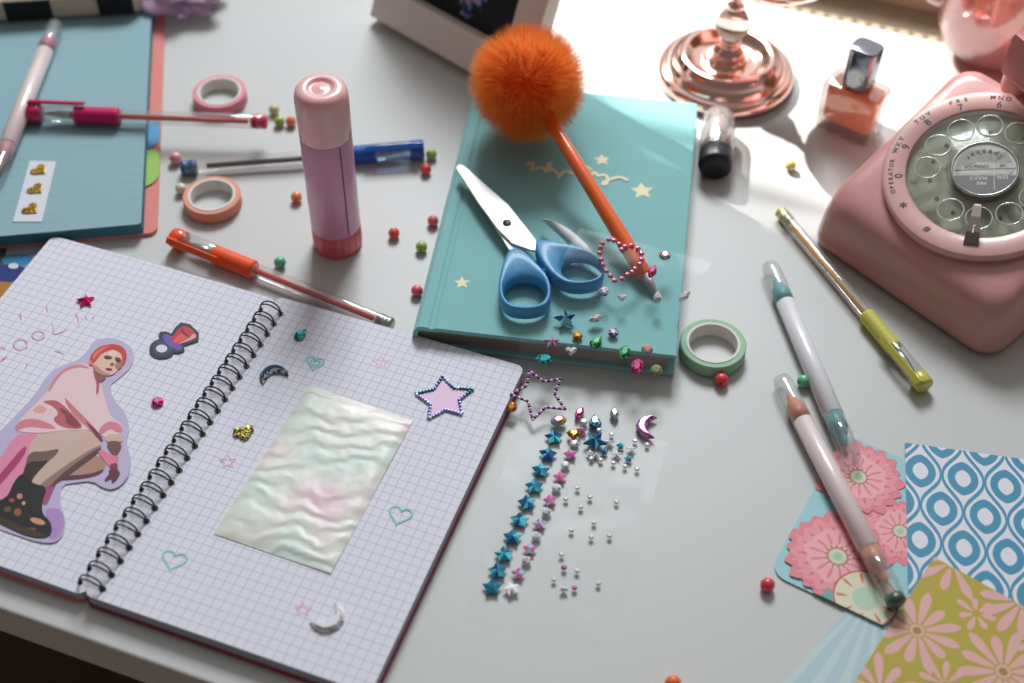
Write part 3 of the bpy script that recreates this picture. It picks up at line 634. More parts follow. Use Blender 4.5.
hp = [(160, 90), (205, 100), (250, 130), (270, 175), (300, 150), (355, 140), (410, 165), (440, 210), (440, 260), (425, 300), (385, 340), (360, 370), (320, 390), (272, 425), (212, 440), (175, 400), (140, 360), (110, 305), (95, 260), (82, 205), (88, 155), (105, 120)]
hp = [(590+x/8.53, 230+y/8.53) for x, y in hp]
hr = empty('rhinestone_heart', on_film(620, 258)); stones(hr, hp, 1.45, [gm('rose stone', (222, 120, 146), .3)])
tag(hr, 'heart outline of small pink rhinestones lying across the orange pen', 'sticker')
ps = [(420, 15), (545, 105), (685, 85), (635, 210), (725, 340), (560, 325), (450, 430), (410, 275), (260, 215), (400, 140)]
ps = [(480+x/8.53, 370+y/8.53) for x, y in ps]
pr_ = empty('rhinestone_star', on_film(540, 395)); m1, m2 = gm('plum stone', (112, 40, 110), .5), gm('pale lilac stone', (220, 190, 226), .3); cnt = [0]
def alt(x, y): cnt[0] += 1; return m1 if cnt[0] % 2 else m2
stones(pr_, along(ps, 62), .9, [m1], pick=alt); tag(pr_, 'open star outline of purple rhinestones at the notebook corner', 'sticker')
bs = [(442.2, 377), (453.5, 388.3), (473, 389.5), (459, 400), (462.2, 414.5), (445.2, 410), (428.5, 419), (430.2, 404.5), (415.2, 394), (434, 389.5)]
br_ = empty('rhinestone_star', at(444, 398, 8.4)); o0 = at(444, 398, 8.4)
MB().add(prism([((at(x, y, 8.4)-o0).x, (at(x, y, 8.4)-o0).y) for x, y in bs], 0, .15)).build('pink_fill', mat('pale pink ink', (232, 196, 226), .6), br_)
t1, t2, t3 = gm('teal stone', (40, 120, 140), .5), gm('lavender stone', (150, 150, 206), .4), gm('pale blue stone', (190, 206, 230), .3)
stones(br_, along(bs, 52), .95, [t1], False, 8.6, pick=lambda x, y: t1 if y < 394 and random.random() < .8 else random.choice((t2, t3, t2)))
tag(br_, 'pink filled star edged with blue rhinestones on the right page', 'sticker')
g = gem
g(664.7, 256.5, 'round', 3.2, 'rainbow', 'rainbow coloured round gem right of the orange pen tip')
g(652, 273.5, 'nav', 4.6, 'magenta', 'magenta leaf shaped gem on the orange pen near its tip', 65, lift=1.0)
g(604, 292, 'round', 2.7, 'violet', 'round violet gem below the scissors handle')
g(622, 298, 'heart', 2.4, 'clear', 'faint clear heart gem between the violet gem and pen tip')
g(657.5, 297, 'drop', 3.2, 'clear', 'clear teardrop gem at the grey pen tip')
g(684, 297, 'nav', 4.2, 'clear', 'clear leaf shaped gem over the right edge of the teal book', 40)
g(565, 320, 'star', 6.0, 'steel', 'large blue star gem near the front edge of the teal book', 8)
g(596, 319, 'nav', 4.4, 'clear', 'clear leaf shaped gem on the teal book, right of the blue star', 20)
g(613, 333, 'round', 2.8, 'violet', 'round lavender gem at the front edge of the teal book')
g(577.5, 336.5, 'round', 2.7, 'amber', 'round amber gem at the front edge of the teal book')
g(551.6, 343, 'star', 4.0, 'pink', 'small pink and ice blue star gem over the front edge of the teal book')
g(596.7, 343, 'drop', 4.2, 'green', 'pale green teardrop gem over the front edge of the teal book', -40)
g(571, 351.6, 'heart', 3.0, 'clear', 'clear heart gem hanging just in front of the teal book')
g(544, 360.5, 'oval', 4.5, 'emerald', 'wide oval dark green gem in front of the teal book', 5)
g(624.6, 353.4, 'oval', 4.4, 'green', 'upright oval green gem in front of the teal book pages', 80)
g(646.9, 350.4, 'round', 3.0, 'rainbow', 'multicoloured round gem in front of the teal book pages')
g(636.9, 367.4, 'oval', 4.4, 'magenta', 'upright oval magenta gem in front of the teal book', 75)
g(656.2, 371, 'round', 3.2, 'olive', 'dull olive round gem at the front right corner of the teal book')
g(511.7, 407.5, 'round', 2.8, 'amber', 'round amber gem at the right edge of the spiral notebook')
FL = 'flat'
g(558.5, 421.5, 'oval', 4.2, 'rainbow', 'rainbow oval gem at the head of the blue star column', 15, FL, lift=1)
g(579.4, 414, 'nav', 4.3, 'magenta', 'magenta leaf shaped gem on the desk in front of the teal book', 62, FL)
g(594.9, 422.5, 'drop', 4.8, 'steel', 'dark blue teardrop gem above the large blue star', 0, FL)
g(573.8, 435, 'heart', 3.6, 'amber', 'amber heart gem on the desk sheet', 0, FL, lift=1)
g(594.9, 441.6, 'star', 6.2, 'blue', 'large bright blue star gem flat on the desk sheet', 180, FL, lift=.5)
g(614.3, 414.6, 'nav', 4.4, 'grey', 'upright grey leaf shaped gem right of the dark teardrop', 95, FL)
g(650, 428, 'moon', 7.2, 'moonv', 'purple crescent gem at the right end of the gem sheet', 172, FL, h=2.8)
bl = ['topmost of the slanting column', 'second from top of the slanting column', 'third from top of the slanting column', 'fourth from top of the slanting column', 'fifth from top of the slanting column', 'sixth from top of the slanting column', 'seventh from top of the slanting column', 'eighth from top of the slanting column', 'ninth from top of the slanting column', 'tenth and lowest of the slanting column']
for k, (x, y) in enumerate([(553.8, 437.5), (547.8, 454.5), (540.8, 470.5), (534.5, 486.5), (527, 503), (519.5, 520.5), (512.5, 537.5), (504, 554.8), (497.8, 571.2), (492, 587.6)]):
    g(x, y, 'fatstar', 4.7, 'blue', 'blue iridescent star, '+bl[k], random.uniform(-8, 12), FL, group='column of blue star stickers', h=1.6)
pl = ['topmost and dullest', 'second from top', 'third from top', 'fourth from top', 'fifth from top', 'lowest']
for k, (x, y) in enumerate([(570.3, 454.5), (560, 477.5), (550, 500.8), (539.5, 524.5), (529.7, 549.3), (518.3, 574.2)]):
    g(x, y, 'fatstar', 3.5, 'pink', 'small pink star in the line beside the blue stars, '+pl[k], random.uniform(-10, 10), FL, group='line of pink star stickers', h=1.3)
wl = ['topmost, below the amber heart', 'second from top', 'third from top', 'fourth from top', 'fifth from top', 'lowest']
for k, (x, y) in enumerate([(574.5, 443.5), (565.3, 465.3), (556.5, 487.8), (546.5, 512), (536.3, 536.3), (526.3, 560.8)]):
    g(x, y, 'round', 2.35, 'white', 'white round stone in the line of pink stars, '+wl[k], 0, FL, group='white stones between pink stars')
g(511.7, 589.5, 'fatstar', 4.0, 'white', 'white star ending the line of pink stars', 20, FL, h=1.6)
g(583.8, 421.8, 'round', 2.0, 'white', 'small white stone beside the magenta leaf gem on the desk', 0, FL)
g(598.7, 430, 'round', 1.5, 'white', 'tiny white stone between dark teardrop and blue star', 0, FL)
g(582, 431, 'star', 3.0, 'pink', 'pale pink star half hidden behind the amber heart', 0, FL)
for k, (x, y) in enumerate([(620.4, 446.3), (604, 452), (628.3, 459)]):
    g(x, y, 'fatstar', 2.3, 'blue', 'tiny blue star among clear stones, '+('the middle one, highest', 'nearest the large blue star', 'lowest and rightmost')[k], 0, FL, group='tiny blue stars', h=1)
for k, (x, y) in enumerate([(609.3, 442.8), (616.3, 454.5), (631, 449.2), (590, 453.3), (596, 455)]):
    g(x, y, 'star', 2.9 if k < 3 else 2.5, 'clear', 'small clear star, '+('right of the large blue star', 'between two tiny blue stars', 'rightmost, toward the purple crescent', 'just under the large blue star on the left', 'just under the large blue star on the right')[k], 0, FL, group='small clear stars', h=1)
SC = 'small clear round stone on the sheet, '
sr = [((611.4, 434.3), 'above the small clear stars'), ((635, 440.6), 'between clear star and purple crescent'), ((647.1, 444.5), 'just below the purple crescent'), ((591.3, 458.6), 'under the large blue star, left'), ((600.7, 459.8), 'under the large blue star, right'), ((613.4, 462.9), 'below the middle clear star'), ((625, 466.2), 'below the lowest tiny blue star'), ((637, 469), 'at the right end of the bright film glint'),
 ((577.5, 487.8), 'first right of the third white stone'), ((590, 497), 'above the short film glint'), ((565.8, 499), 'right of the third pink star'), ((580.8, 507), 'under the short film glint'), ((616.5, 502), 'alone at the right edge of the sheet'), ((594, 522.5), 'topmost of four at mid sheet'), ((571.3, 530.3), 'leftmost of four at mid sheet'), ((591.3, 537), 'lowest of four at mid sheet'), ((609.5, 535.8), 'rightmost of four at mid sheet'),
 ((561.5, 554.5), 'above the tiny pink stone'), ((577, 570.8), 'right of the tiny pink stone'), ((553.8, 579.5), 'left of the clear triangle'), ((598.3, 583.3), 'lowest at the right')]
for (x, y), t in sr: g(x, y, 'round', 1.3, 'pebble', SC+t, 0, FL, group='scattered clear stones', h=.7)
g(563.8, 589, 'tri', 2.4, 'clear', 'tiny clear triangle stone at the bottom of the sheet', 0, FL)
g(574.5, 587.8, 'round', 1.4, 'pink', 'tiny pale pink stone right of the clear triangle', 0, FL)
g(564, 567.8, 'round', 1.4, 'moonv', 'tiny mauve stone above the clear triangle', 0, FL)
# ------------------------------------------------------------------ pens
M_clr = clear('clear barrel plastic', (252, 251, 250), .07, .1, .12, edge=.3)
M_silver = mat('brushed silver', (196, 196, 198), .25, metal=1)
def lx(m, prof, mi=0, n=20, smooth=True, M=None):
    return m.add(lathe(prof, n), mi, smooth, (M or Matrix()) @ XAX)
def gel_pen(name, tail, cap, zt, zc, hue, refill, plug, label, r=4.3, fill=(.12, .6), roll=0, capclear=None, part_labels=True):
    A, B = at(*tail, zt), at(*cap, zc); Lp = (B-A).length; e = empty(name, A, frame(A, B, roll)); k = Lp/148
    grip = mat(name+' grip', hue, .55); hard = mat(name+' hard', hue, .2, coat=.6, sub=.0); 
    X = lambda t: t*k
    m = MB(); lx(m, [(r*.92, X(2)), (r, X(3)), (r, X(92)), (r*.95, X(93))]); m.build('barrel', M_clr, e)
    m = MB(); lx(m, [(.1, X(fill[0]*95)), (1.5, X(fill[0]*95+.6)), (1.5, X(94)), (.1, X(94.5))], n=10); m.build('refill', mat(name+' ink', refill, .3), e)
    m = MB(); lx(m, [(r*.8, X(0)), (r*1.0, X(.8)), (r*1.0, X(2.5)), (r*.95, X(3)), (r*.95, X(5)), (r*1.0, X(5.4)), (r*1.0, X(8)), (r*.9, X(9.6))]); m.build('end_plug', mat(name+' plug', plug[0], plug[1], metal=plug[2], coat=.4), e)
    m = MB(); pr = [(r*1.0, X(91)), (r*1.22, X(92))]
    for j in range(7): pr += [(r*1.22, X(94+j*3.4)), (r*1.185, X(95.1+j*3.4)), (r*1.22, X(96.2+j*3.4))]
    pr += [(r*1.25, X(118.6)), (r*1.1, X(119))]; lx(m, pr); m.build('grip', grip, e)
    m = MB(); lx(m, [(2.6, X(119)), (2.4, X(128)), (1.5, X(133)), (.6, X(138)), (.35, X(140)), (0, X(140.5))], n=14); m.build('nib', M_silver, e)
    cpm = capclear or M_clr
    m = MB(); lx(m, [(r*1.16, X(117)), (r*1.28, X(118)), (r*1.28, X(141))]); m.build('cap', cpm, e)
    m = MB(); lx(m, [(r*1.2, X(139.5)), (r*1.33, X(140)), (r*1.33, X(147)), (r*1.15, X(148)), (r*.8, X(148))]); m.add(box(X(112), -1.9, r*1.3+.9, X(147), 1.9, r*1.3+2.3, .4)); m.add(box(X(141), -1.9, r*.9, X(147), 1.9, r*1.3+1.2)); m.build('clip', hard, e)
    return tag(e, label, 'pen')
gel_pen('gel_pen', (392, 326), (173, 237), 4.6, 6, (244, 90, 40), (226, 40, 24), ((190, 186, 180), .25, .9), 'orange capped gel pen lying above the spiral notebook', roll=R(-60))
gel_pen('gel_pen', (267, 122), (28, 113), 15.6, 16, (200, 16, 96), (214, 76, 56), ((214, 30, 96), .3, 0), 'magenta gel pen resting on the light blue notepad with its clear end over the desk', roll=R(20)).name = 'gel_pen.010'
M_bc = clear('clear blue cap plastic', (200, 220, 240), .15, .08, .15)
gel_pen('gel_pen', (181, 168), (424, 149), 4.6, 6, (20, 88, 176), (30, 48, 70), ((44, 92, 160), .3, 0), 'blue gel pen lying behind the pink glue stick', roll=R(30), fill=(.16, .6), capclear=M_bc)
gel_pen('gel_pen', (780, 211), (926, 387), 4.6, 5.4, (206, 204, 60), (226, 160, 50), ((160, 164, 50), .3, 0), 'yellow green gel pen lying beside the pink telephone', roll=R(50), r=3.7, fill=(.15, .6))
fix = ['orange', 'magenta', 'blue', 'yellow']
GP = [o for o in bpy.data.objects if o.name.startswith('gel_pen') and o.parent is None]
COLS = {'orange': ((244, 90, 40), (226, 40, 24), (190, 186, 180), .9), 'magenta': ((200, 16, 96), (214, 76, 56), (214, 30, 96), 0), 'blue': ((20, 88, 176), (30, 48, 70), (44, 92, 160), 0), 'yellow': ((198, 192, 84), (226, 160, 50), (170, 174, 60), 0)}
for o in GP:
    key = next(k for k in fix if o['label'].startswith(k)); hc, rc, pc, pmt = COLS[key]
    for ch in o.children:
        kind = ch.name.split('.')[0]
        if kind == 'grip': ch.data.materials[0] = mat(key+' rubber grip', hc, .55)
        if kind == 'clip': ch.data.materials[0] = mat(key+' hard plastic', hc, .22, coat=.6)
        if kind == 'refill': ch.data.materials[0] = mat(key+' refill ink', rc, .3)
        if kind == 'end_plug': ch.data.materials[0] = mat(key+' plug', pc, .3, metal=pmt, coat=.4)
M_wbar = mat('white pen barrel', (226, 226, 232), .3, coat=.5)
M_pbar = mat('blush pen barrel', (226, 208, 208), .3, coat=.5)
M_milky = clear('milky cap plastic', (246, 248, 248), .05, .1, .12, edge=.3)
def dual_pen(p0, p1, z0, z1, bar, c0, c1, label, endc=None, r=5.2):
    A, B = at(*p0, z0), at(*p1, z1); Lp = (B-A).length; e = empty('highlighter_pen', A, frame(A, B)); a, b = 30, Lp-32
    m = MB(); lx(m, [(r*.9, a-.5), (r, a), (r, b), (r*.9, b+.5)], n=24); m.build('barrel', bar, e)
    for (x0, sg, c) in ((a, -1, c0), (b, 1, c1)):
        P = lambda t: x0+sg*t
        m = MB(); q = [(r*.9, P(-.2)), (r*.9, P(9)), (r*.74, P(9.4)), (r*.70, P(12)), (r*.42, P(12.6)), (r*.38, P(16)), (r*.15, P(19)), (0, P(19.3))]
        if sg < 0: q = q[::-1]
        lx(m, q, n=16); m.build('nib', mat('nib %d %d %d' % c, c, .4), e)
        m = MB(); q = [(r*1.02, P(.2)), (r*1.02, P(12)), (r*.98, P(25)), (r*.82, P(28.6)), (r*.3, P(29.5)), (0, P(29.5))]
        if sg < 0: q = q[::-1]
        lx(m, q, n=24); cp = m.build('cap', M_milky, e)
        if endc and sg > 0:
            m = MB(); lx(m, [(r*.9, P(26.5)), (r*.92, P(29.8)), (r*.5, P(31.4)), (0, P(31.4))], n=18); m.build('end_cap', mat('grey green cap end', endc, .3, coat=.5), e)
    return tag(e, label, 'pen')
dual_pen((769, 264), (855, 466), 5.4, 6.0, M_wbar, (120, 190, 194), (52, 156, 160), 'white double ended pen with teal nibs, left of the yellow pen')
dual_pen((780, 377), (899, 607), 5.4, 7.2, M_pbar, (232, 150, 116), (216, 132, 88), 'pale pink double ended pen with orange nibs lying across the floral card', endc=(70, 92, 90))
dual_pen((-6, 180), (57, 21), 15.4, 15.4, M_pbar, (214, 130, 150), (206, 128, 140), 'white double ended pen with pink bands on the light blue notepad')
# ------------------------------------------------------------------ pompom pen
T = at(659, 298, BZ+2.0); K = at(527, 83, BZ+37.5); e = empty('pompom_pen', T, frame(T, K)); Lp = (K-T).length
M_or = mat('orange lacquer', (240, 104, 34), .3, coat=.5)
m = MB(); lx(m, [(.3, 0), (.5, 1.2), (1.2, 3), (2.2, 8), (3.7, 14.5)], n=18); m.build('tip', mat('grey pen tip', (168, 164, 168), .35, metal=.3), e)
m = MB(); lx(m, [(3.7, 14.5), (4.2, 15.5), (4.5, 30), (4.0, 80), (3.3, Lp-8), (2, Lp-6)], n=24); m.build('barrel', M_or, e)
fm = bpy.data.materials.new('orange fur'); fm.use_nodes = True; nt = fm.node_tree; N = nt.nodes; LK = nt.links; b = N['Principled BSDF']
b.inputs['Base Color'].default_value = (*lin((255, 156, 62)), 1); b.inputs['Roughness'].default_value = .7; b.inputs['Specular IOR Level'].default_value = .2
tl = N.new('ShaderNodeBsdfTranslucent'); tl.inputs[0].default_value = (*lin((255, 176, 90)), 1); mx = N.new('ShaderNodeMixShader'); mx.inputs[0].default_value = .6
LK.new(b.outputs[0], mx.inputs[1]); LK.new(tl.outputs[0], mx.inputs[2]); LK.new(mx.outputs[0], N['Material Output'].inputs[0])
m = MB(); RB = 34.5
core = mat('fur core', (248, 96, 26), .9)
m.add(lathe([(0, -23)]+[(23*math.sin(R(a)), -23*math.cos(R(a))) for a in range(12, 180, 12)]+[(0, 23)], 24), 1, True)
rs = random.Random(3)
tufts = [Vector((rs.gauss(0, 1), rs.gauss(0, 1), rs.gauss(0, 1))).normalized() for _ in range(260)]
for k in range(22000):
    t_ = tufts[k % 260]
    d = (t_ + Vector((rs.gauss(0, 1), rs.gauss(0, 1), rs.gauss(0, 1)))*.13).normalized()
    if rs.random() < .3: d = Vector((rs.gauss(0, 1), rs.gauss(0, 1), rs.gauss(0, 1))).normalized()
    side = d.cross(Vector((rs.gauss(0, 1), rs.gauss(0, 1), rs.gauss(0, 1)))).normalized(); bend = d.cross(Vector((rs.gauss(0, 1), rs.gauss(0, 1), rs.gauss(0, 1)))).normalized()*rs.uniform(0, 6)+t_*2
    L0, L1 = 14, RB*rs.uniform(.8, 1.0); w_ = rs.uniform(.14, .26); vv = []
    for j in range(4):
        s_ = j/3; p = d*(L0+(L1-L0)*s_)+bend*s_*s_-t_*2*s_*s_*.5; ww = w_*(1-s_*.8); vv += [p+side*ww, p-side*ww]
    m.add((vv, [(0, 1, 3, 2), (2, 3, 5, 4), (4, 5, 7, 6)]), 0, True)
pm_ = m.build('pom_pom', [fm, core], e, loc=(Lp, 0, 0)); pm_['label'] = 'fluffy bright orange fur ball'
tag(e, 'orange pen with a big fluffy orange pompom lying on the teal book', 'pen')
# ------------------------------------------------------------------ scissors
ZS = BZ+.6
sco = at(507, 224, ZS+7); se = empty('scissors', (sco.x, sco.y, BZ))
def sl(px, z): return [((at(x, y, z)-sco).x, (at(x, y, z)-sco).y) for x, y in px]
M_steel = mat('bright blade steel', (224, 224, 226), .4, metal=.25)
z1 = 8.4
bl1 = [(456, 168), (459, 164), (465, 166), (485, 184), (508, 204), (527, 228), (536, 240), (537, 251), (531, 250), (512, 243), (497, 228), (478, 202)]
bd = MB().add(prism(sl(bl1, BZ+z1), z1-1.4, z1, .35)).build('blade', M_steel, se); 
bl2 = [(458, 170), (470, 188), (490, 218), (502, 238), (512, 254), (523, 252), (528, 244), (512, 222), (490, 200), (470, 178)]
MB().add(prism(sl(bl2, BZ+z1-1.8), z1-3.2, z1-1.8, .3)).build('blade', M_steel, se)
pc = sl([(507, 223)], BZ+z1)[0]
m = MB(); m.add(lathe([(2.4, z1-3), (2.4, z1+.5), (1.9, z1+1.0), (0, z1+1.2)], 20), 0, True, Matrix.Translation((pc[0], pc[1], 0))); m.add(box(-1.7, -.25, z1+1.0, 1.7, .25, z1+1.35), 1, False, Matrix.Translation((pc[0], pc[1], 0)) @ Matrix.Rotation(.6, 4, 'Z'))
m.build('pivot_screw', [mat('screw steel', (130, 128, 124), .3, metal=1), M_blk], se)
M_hnd = mat('blue handle plastic', (72, 146, 194), .45, coat=.1)
def handle(outer, hole, zt, zb, name='handle'):
    o = ccw(chaikin(sl(outer, BZ+zt), 2)); cx, cy = sl([hole[:2]], BZ+zt)[0]; n = len(o)
    hx = abs(sl([(hole[0]+hole[2], hole[1])], BZ+zt)[0][0]-cx); hy = abs(sl([(hole[0], hole[1]-hole[3])], BZ+zt)[0][1]-cy)
    def inner(k):
        out = []
        for p in o:
            a = math.atan2((p[1]-cy), (p[0]-cx)); out.append((cx+hx*k*math.cos(a), cy+hy*k*math.sin(a)))
        return out
    def mixp(A, B, t): return [(a[0]*(1-t)+b_[0]*t, a[1]*(1-t)+b_[1]*t) for a, b_ in zip(A, B)]
    i1 = inner(1.0); i2 = inner(.98); Z = lambda P, z: [(x, y, z) for x, y in P]
    rings = [Z(mixp(i1, o, .25), zb), Z(mixp(i1, o, .75), zb), Z(inset(o, .5), zb+.6), Z(o, zb+2), Z(o, zt-1.6), Z(inset(o, .45), zt-.5), Z(inset(o, 1.3), zt), Z(mixp(i1, inset(o, 1.3), .62), zt-.4), Z(mixp(i1, inset(o, 1.3), .25), zt-1.6), Z(i1, zt-3.4), Z(i2, zb+2)]
    v = [p for r_ in rings for p in r_]; K_ = len(rings); f = []
    for k in range(K_):
        for i in range(n): j = (i+1) % n; f.append((k*n+i, k*n+j, ((k+1) % K_)*n+j, ((k+1) % K_)*n+i))
    return MB().add((v, f), 0, True).build(name, M_hnd, se)
handle([(510, 247), (516, 247), (526, 251), (538, 263), (548, 274), (552, 288), (549, 303), (538, 308), (523, 309), (508, 307), (500, 298), (498, 284), (501, 268), (505, 255)], (525, 289, 21.5, 15), 11, 2.2)
handle([(535, 241), (542, 238), (560, 241), (582, 246), (597, 254), (605, 264), (604, 275), (597, 281), (582, 284), (566, 283), (553, 275), (542, 262), (536, 250)], (582, 265.5, 21, 13), 11.5, 2.4)
m = MB(); q = sl([(546, 271)], BZ+8)[0]; m.add(lathe([(0, -2), (1.6, -1.2), (2, 0), (1.6, 1.2), (0, 2)], 12), 0, True, Matrix.Translation((q[0], q[1], 8))); m.build('stop_bump', M_hnd, se)
tag(se, 'scissors with blue plastic handles and white steel blades on the teal book', 'scissors')
# curled strip beside the scissors
cA = at(548, 222, BZ+10); m = MB(); v = []
for k in range(13):
    t = k/12; xx = 545+46*t; yy = 219.5+6*t+24*t*t; w_ = 15*math.sin(math.pi*min(1, t*.6+.02))**1.1
    a = at(xx, yy, BZ+10-2*t); b_ = at(xx-4*(1-t), yy+w_*1.1, BZ+6-2*t); c_ = a+(b_-a)*1.0
    v += [a-cA, c_-cA]
f = [(2*k, 2*k+1, 2*k+3, 2*k+2) for k in range(12)]
st = MB().add((v, f), 0, True).build('curled_strip', mat('grey white card', (206, 204, 208), .5), loc=cA); sm = st.modifiers.new('t', 'SOLIDIFY'); sm.thickness = .0004
tag(st, 'small curled grey white paper strip behind the scissors handle', 'paper strip')
# ------------------------------------------------------------------ washi tapes
def washi(cx, cy, rpx_r, hgt, c, label, inner=.73):
    p = at(cx, cy, 0); e = empty('washi_tape', p); r = rpx_r; ri = r*inner
    MB().add(lathe([(ri+1.2, .1), (r-.5, .1), (r, .6), (r, hgt-.5), (r-.5, hgt), (ri+1.6, hgt), (ri+1.2, .1)], 64), 0, True).build('tape', mat('tape %d %d %d' % c, c, .6), e)
    MB().add(lathe([(ri, 0), (ri+1.4, 0), (ri+1.6, hgt+.1), (ri+1.4, hgt+.35), (ri+.2, hgt+.35), (ri, hgt), (ri, 0)], 64), 0, True).build('core', mat('white card core', (226, 222, 216), .7), e)
    for o in e.children:
        o.data.polygons.foreach_set('use_smooth', [abs(p_.normal.z) < .5 for p_ in o.data.polygons])
    return tag(e, label, 'tape')
washi(711.5, 353, 17.2, 8, (150, 190, 158), 'sage green washi tape roll beside the teal book')
washi(221, 101, 16.3, 7.5, (226, 138, 156), 'rose pink washi tape roll, farther of the two on the left')
washi(213.5, 204.5, 16.4, 7.5, (222, 152, 128), 'peach washi tape roll beside the blue pen end')
# ------------------------------------------------------------------ glue stick
p = at(338, 243, 0); e = empty('glue_stick', p)
M_gb = mat('glue base plastic', (228, 104, 108), .35, coat=.3, sub=.3); M_gl = mat('mauve label', (226, 160, 192), .34, coat=.3); M_gc = mat('milky pink cap', (244, 192, 192), .25, coat=.3, sub=.5)
wob = lambda a, z: 1+.018*(1 if math.sin(a*20) > 0 else -1)
MB().add(lathe([(11.8, 0), (13.3, 1), (13.5, 3), (13.5, 14), (13.0, 15)], 80, wob), 0, True).build('twist_base', M_gb, e)
m = MB(); m.add(lathe([(13.0, 15), (13.6, 15.2), (13.6, 79.5), (13.2, 80.1)], 64), 0, True); m.add(box(-.35, -.2, 16, .35, .2, 79), 1, False, Matrix.Rotation(R(38), 4, 'Z') @ Matrix.Translation((0, -13.55, 0)))
m.build('body', [M_gl, mat('label seam', (150, 74, 108), .5)], e)
MB().add(lathe([(13.3, 79.7), (13.8, 80.5), (13.9, 96), (13.8, 104), (13.2, 107), (12.0, 108.6), (10.4, 109.4), (7.4, 109.7), (6.8, 109.3), (6.2, 108.4), (4.2, 108.3), (2.6, 109), (0, 109.2)], 64), 0, True).build('cap', M_gc, e)
tag(e, 'upright pink glue stick with a milky pink cap', 'glue stick')
# ------------------------------------------------------------------ beads
MBD = {}
def bead(x, y, c, label, z=0, r=3.3):
    key = c
    if key not in MBD:
        pr = [(r*.22, -r*.80), (r*.5, -r*.86), (r*.86, -r*.5), (r, 0), (r*.86, r*.5), (r*.5, r*.86), (r*.22, r*.80), (r*.2, r*.4), (r*.2, -r*.4), (r*.22, -r*.8)]
        MBD[key] = MB().add(lathe(pr, 20), 0, True, Matrix.Rotation(R(90), 4, 'X')).build('bead', mat('bead %d %d %d' % c, c, .35, coat=.3, sub=.4)); o = MBD[key]
    else: o = MBD[key].copy(); COL.objects.link(o)
    p = at(x, y, z+r*.9); o.matrix_basis = Matrix.Translation(Vector((p.x, p.y, z+r*.97))*S) @ Matrix.Rotation(random.uniform(0, 6.28), 4, 'Z') @ Matrix.Rotation(random.uniform(-.5, .5), 4, 'Y')
    return tag(o, label, 'bead', 'pastel beads scattered on the desk')
PK, RD, GN, ORG, MT, LG = (236, 110, 122), (226, 84, 78), (168, 194, 96), (232, 138, 84), (112, 196, 158), (206, 206, 156)
bead(175.5, 158.5, (236, 164, 168), 'pale pink bead left of the blue pen end', r=3.7)
bead(181, 189, (222, 214, 198), 'cream bead beside the peach tape roll', r=3.4)
bead(274, 110, LG, 'pale green bead behind the magenta pen end', r=3.3)
bead(279.5, 121.5, GN, 'light green bead touching the orange one at the magenta pen end', r=3.3)
bead(291, 121.5, ORG, 'orange bead beyond the magenta pen end')
bead(296.5, 197.5, ORG, 'orange bead left of the glue stick')
bead(280, 262.5, MT, 'mint bead between glue stick and orange gel pen', r=3.4)
bead(426, 169.5, RD, 'red bead under the blue pen cap')
bead(431.5, 154.5, GN, 'green bead at the tip of the blue pen cap')
bead(433, 221, PK, 'pink bead touching the spine side of the teal book, upper one')
bead(394, 233.5, RD, 'coral red bead right of the glue stick')
bead(421.5, 247, GN, 'green bead left of the teal book spine')
bead(417, 291, PK, 'pink bead at the lower spine of the teal book')
bead(721.5, 380, (224, 70, 74), 'red bead in front of the green tape roll', r=3.6)
bead(803.5, 381.5, MT, 'mint bead between the two double ended pens', r=3.6)
bead(767.5, 585, (224, 72, 84), 'pink red bead left of the floral card', r=3.4)
bead(673, 683, (232, 120, 80), 'orange bead cut by the bottom edge of the photo', r=3.6)
bead(790.5, 166, (204, 206, 110), 'yellow green bead in the sunlit patch before the nail polish', r=3.2)
# ------------------------------------------------------------------ cards
def card(name, o_px, x_px, w, h, z, rad, base, layers, label, th=.3, flip=False):
    """layers are (colour, polygon in card coordinates) clipped to the card"""
    o0 = at(*o_px, z); xd = (at(*x_px, z)-o0).normalized(); ang = math.atan2(xd.y, xd.x)
    out = rrect(0, 0, w, h, rad, 6) if rad else [(0, 0), (w, 0), (w, h), (0, h)]
    m = MB(); mats = [mat(name+' stock', base, .5)]; idx = {}; m.add(prism(out, 0, th), 0)
    ci = inset(ccw(out), .05)
    for k, (c, poly) in enumerate(layers):
        q = clip(ccw(poly), ci)
        # non-convex inks may leave doubled edges; they stay flat and harmless
        if len(q) < 3: continue
        if c not in idx: idx[c] = len(mats); mats.append(mat('ink_%d_%d_%d' % c, c, .5))
        m.add(flat(q, th+.03+.003*k), idx[c])
    return tag(m.build(name, mats, loc=(o0.x, o0.y, z), rot=rz(ang)), label, 'card'), (o0, xd)
def cc_(o_px, x_px, z):                      # pixel -> card coordinates
    o0 = at(*o_px, z); xd = (at(*x_px, z)-o0).normalized(); yd = Vector((-xd.y, xd.x, 0))
    return lambda x, y: ((at(x, y, z)-o0).dot(xd), (at(x, y, z)-o0).dot(yd))
def petal(cx, cy, a, l0, l1, w, n=9):
    up = []; dn = []
    for k in range(n):
        t = k/(n-1); rr = l0+(l1-l0)*t; ww = w*min(1, .25+.75*(t/.6)**.8)*(1 if t < .72 else math.sqrt(max(.0, 1-((t-.72)/.285)**2)))
        up.append((cx+rr*math.cos(a)-ww*math.sin(a), cy+rr*math.sin(a)+ww*math.cos(a))); dn.append((cx+rr*math.cos(a)+ww*math.sin(a), cy+rr*math.sin(a)-ww*math.cos(a)))
    return up+dn[::-1]
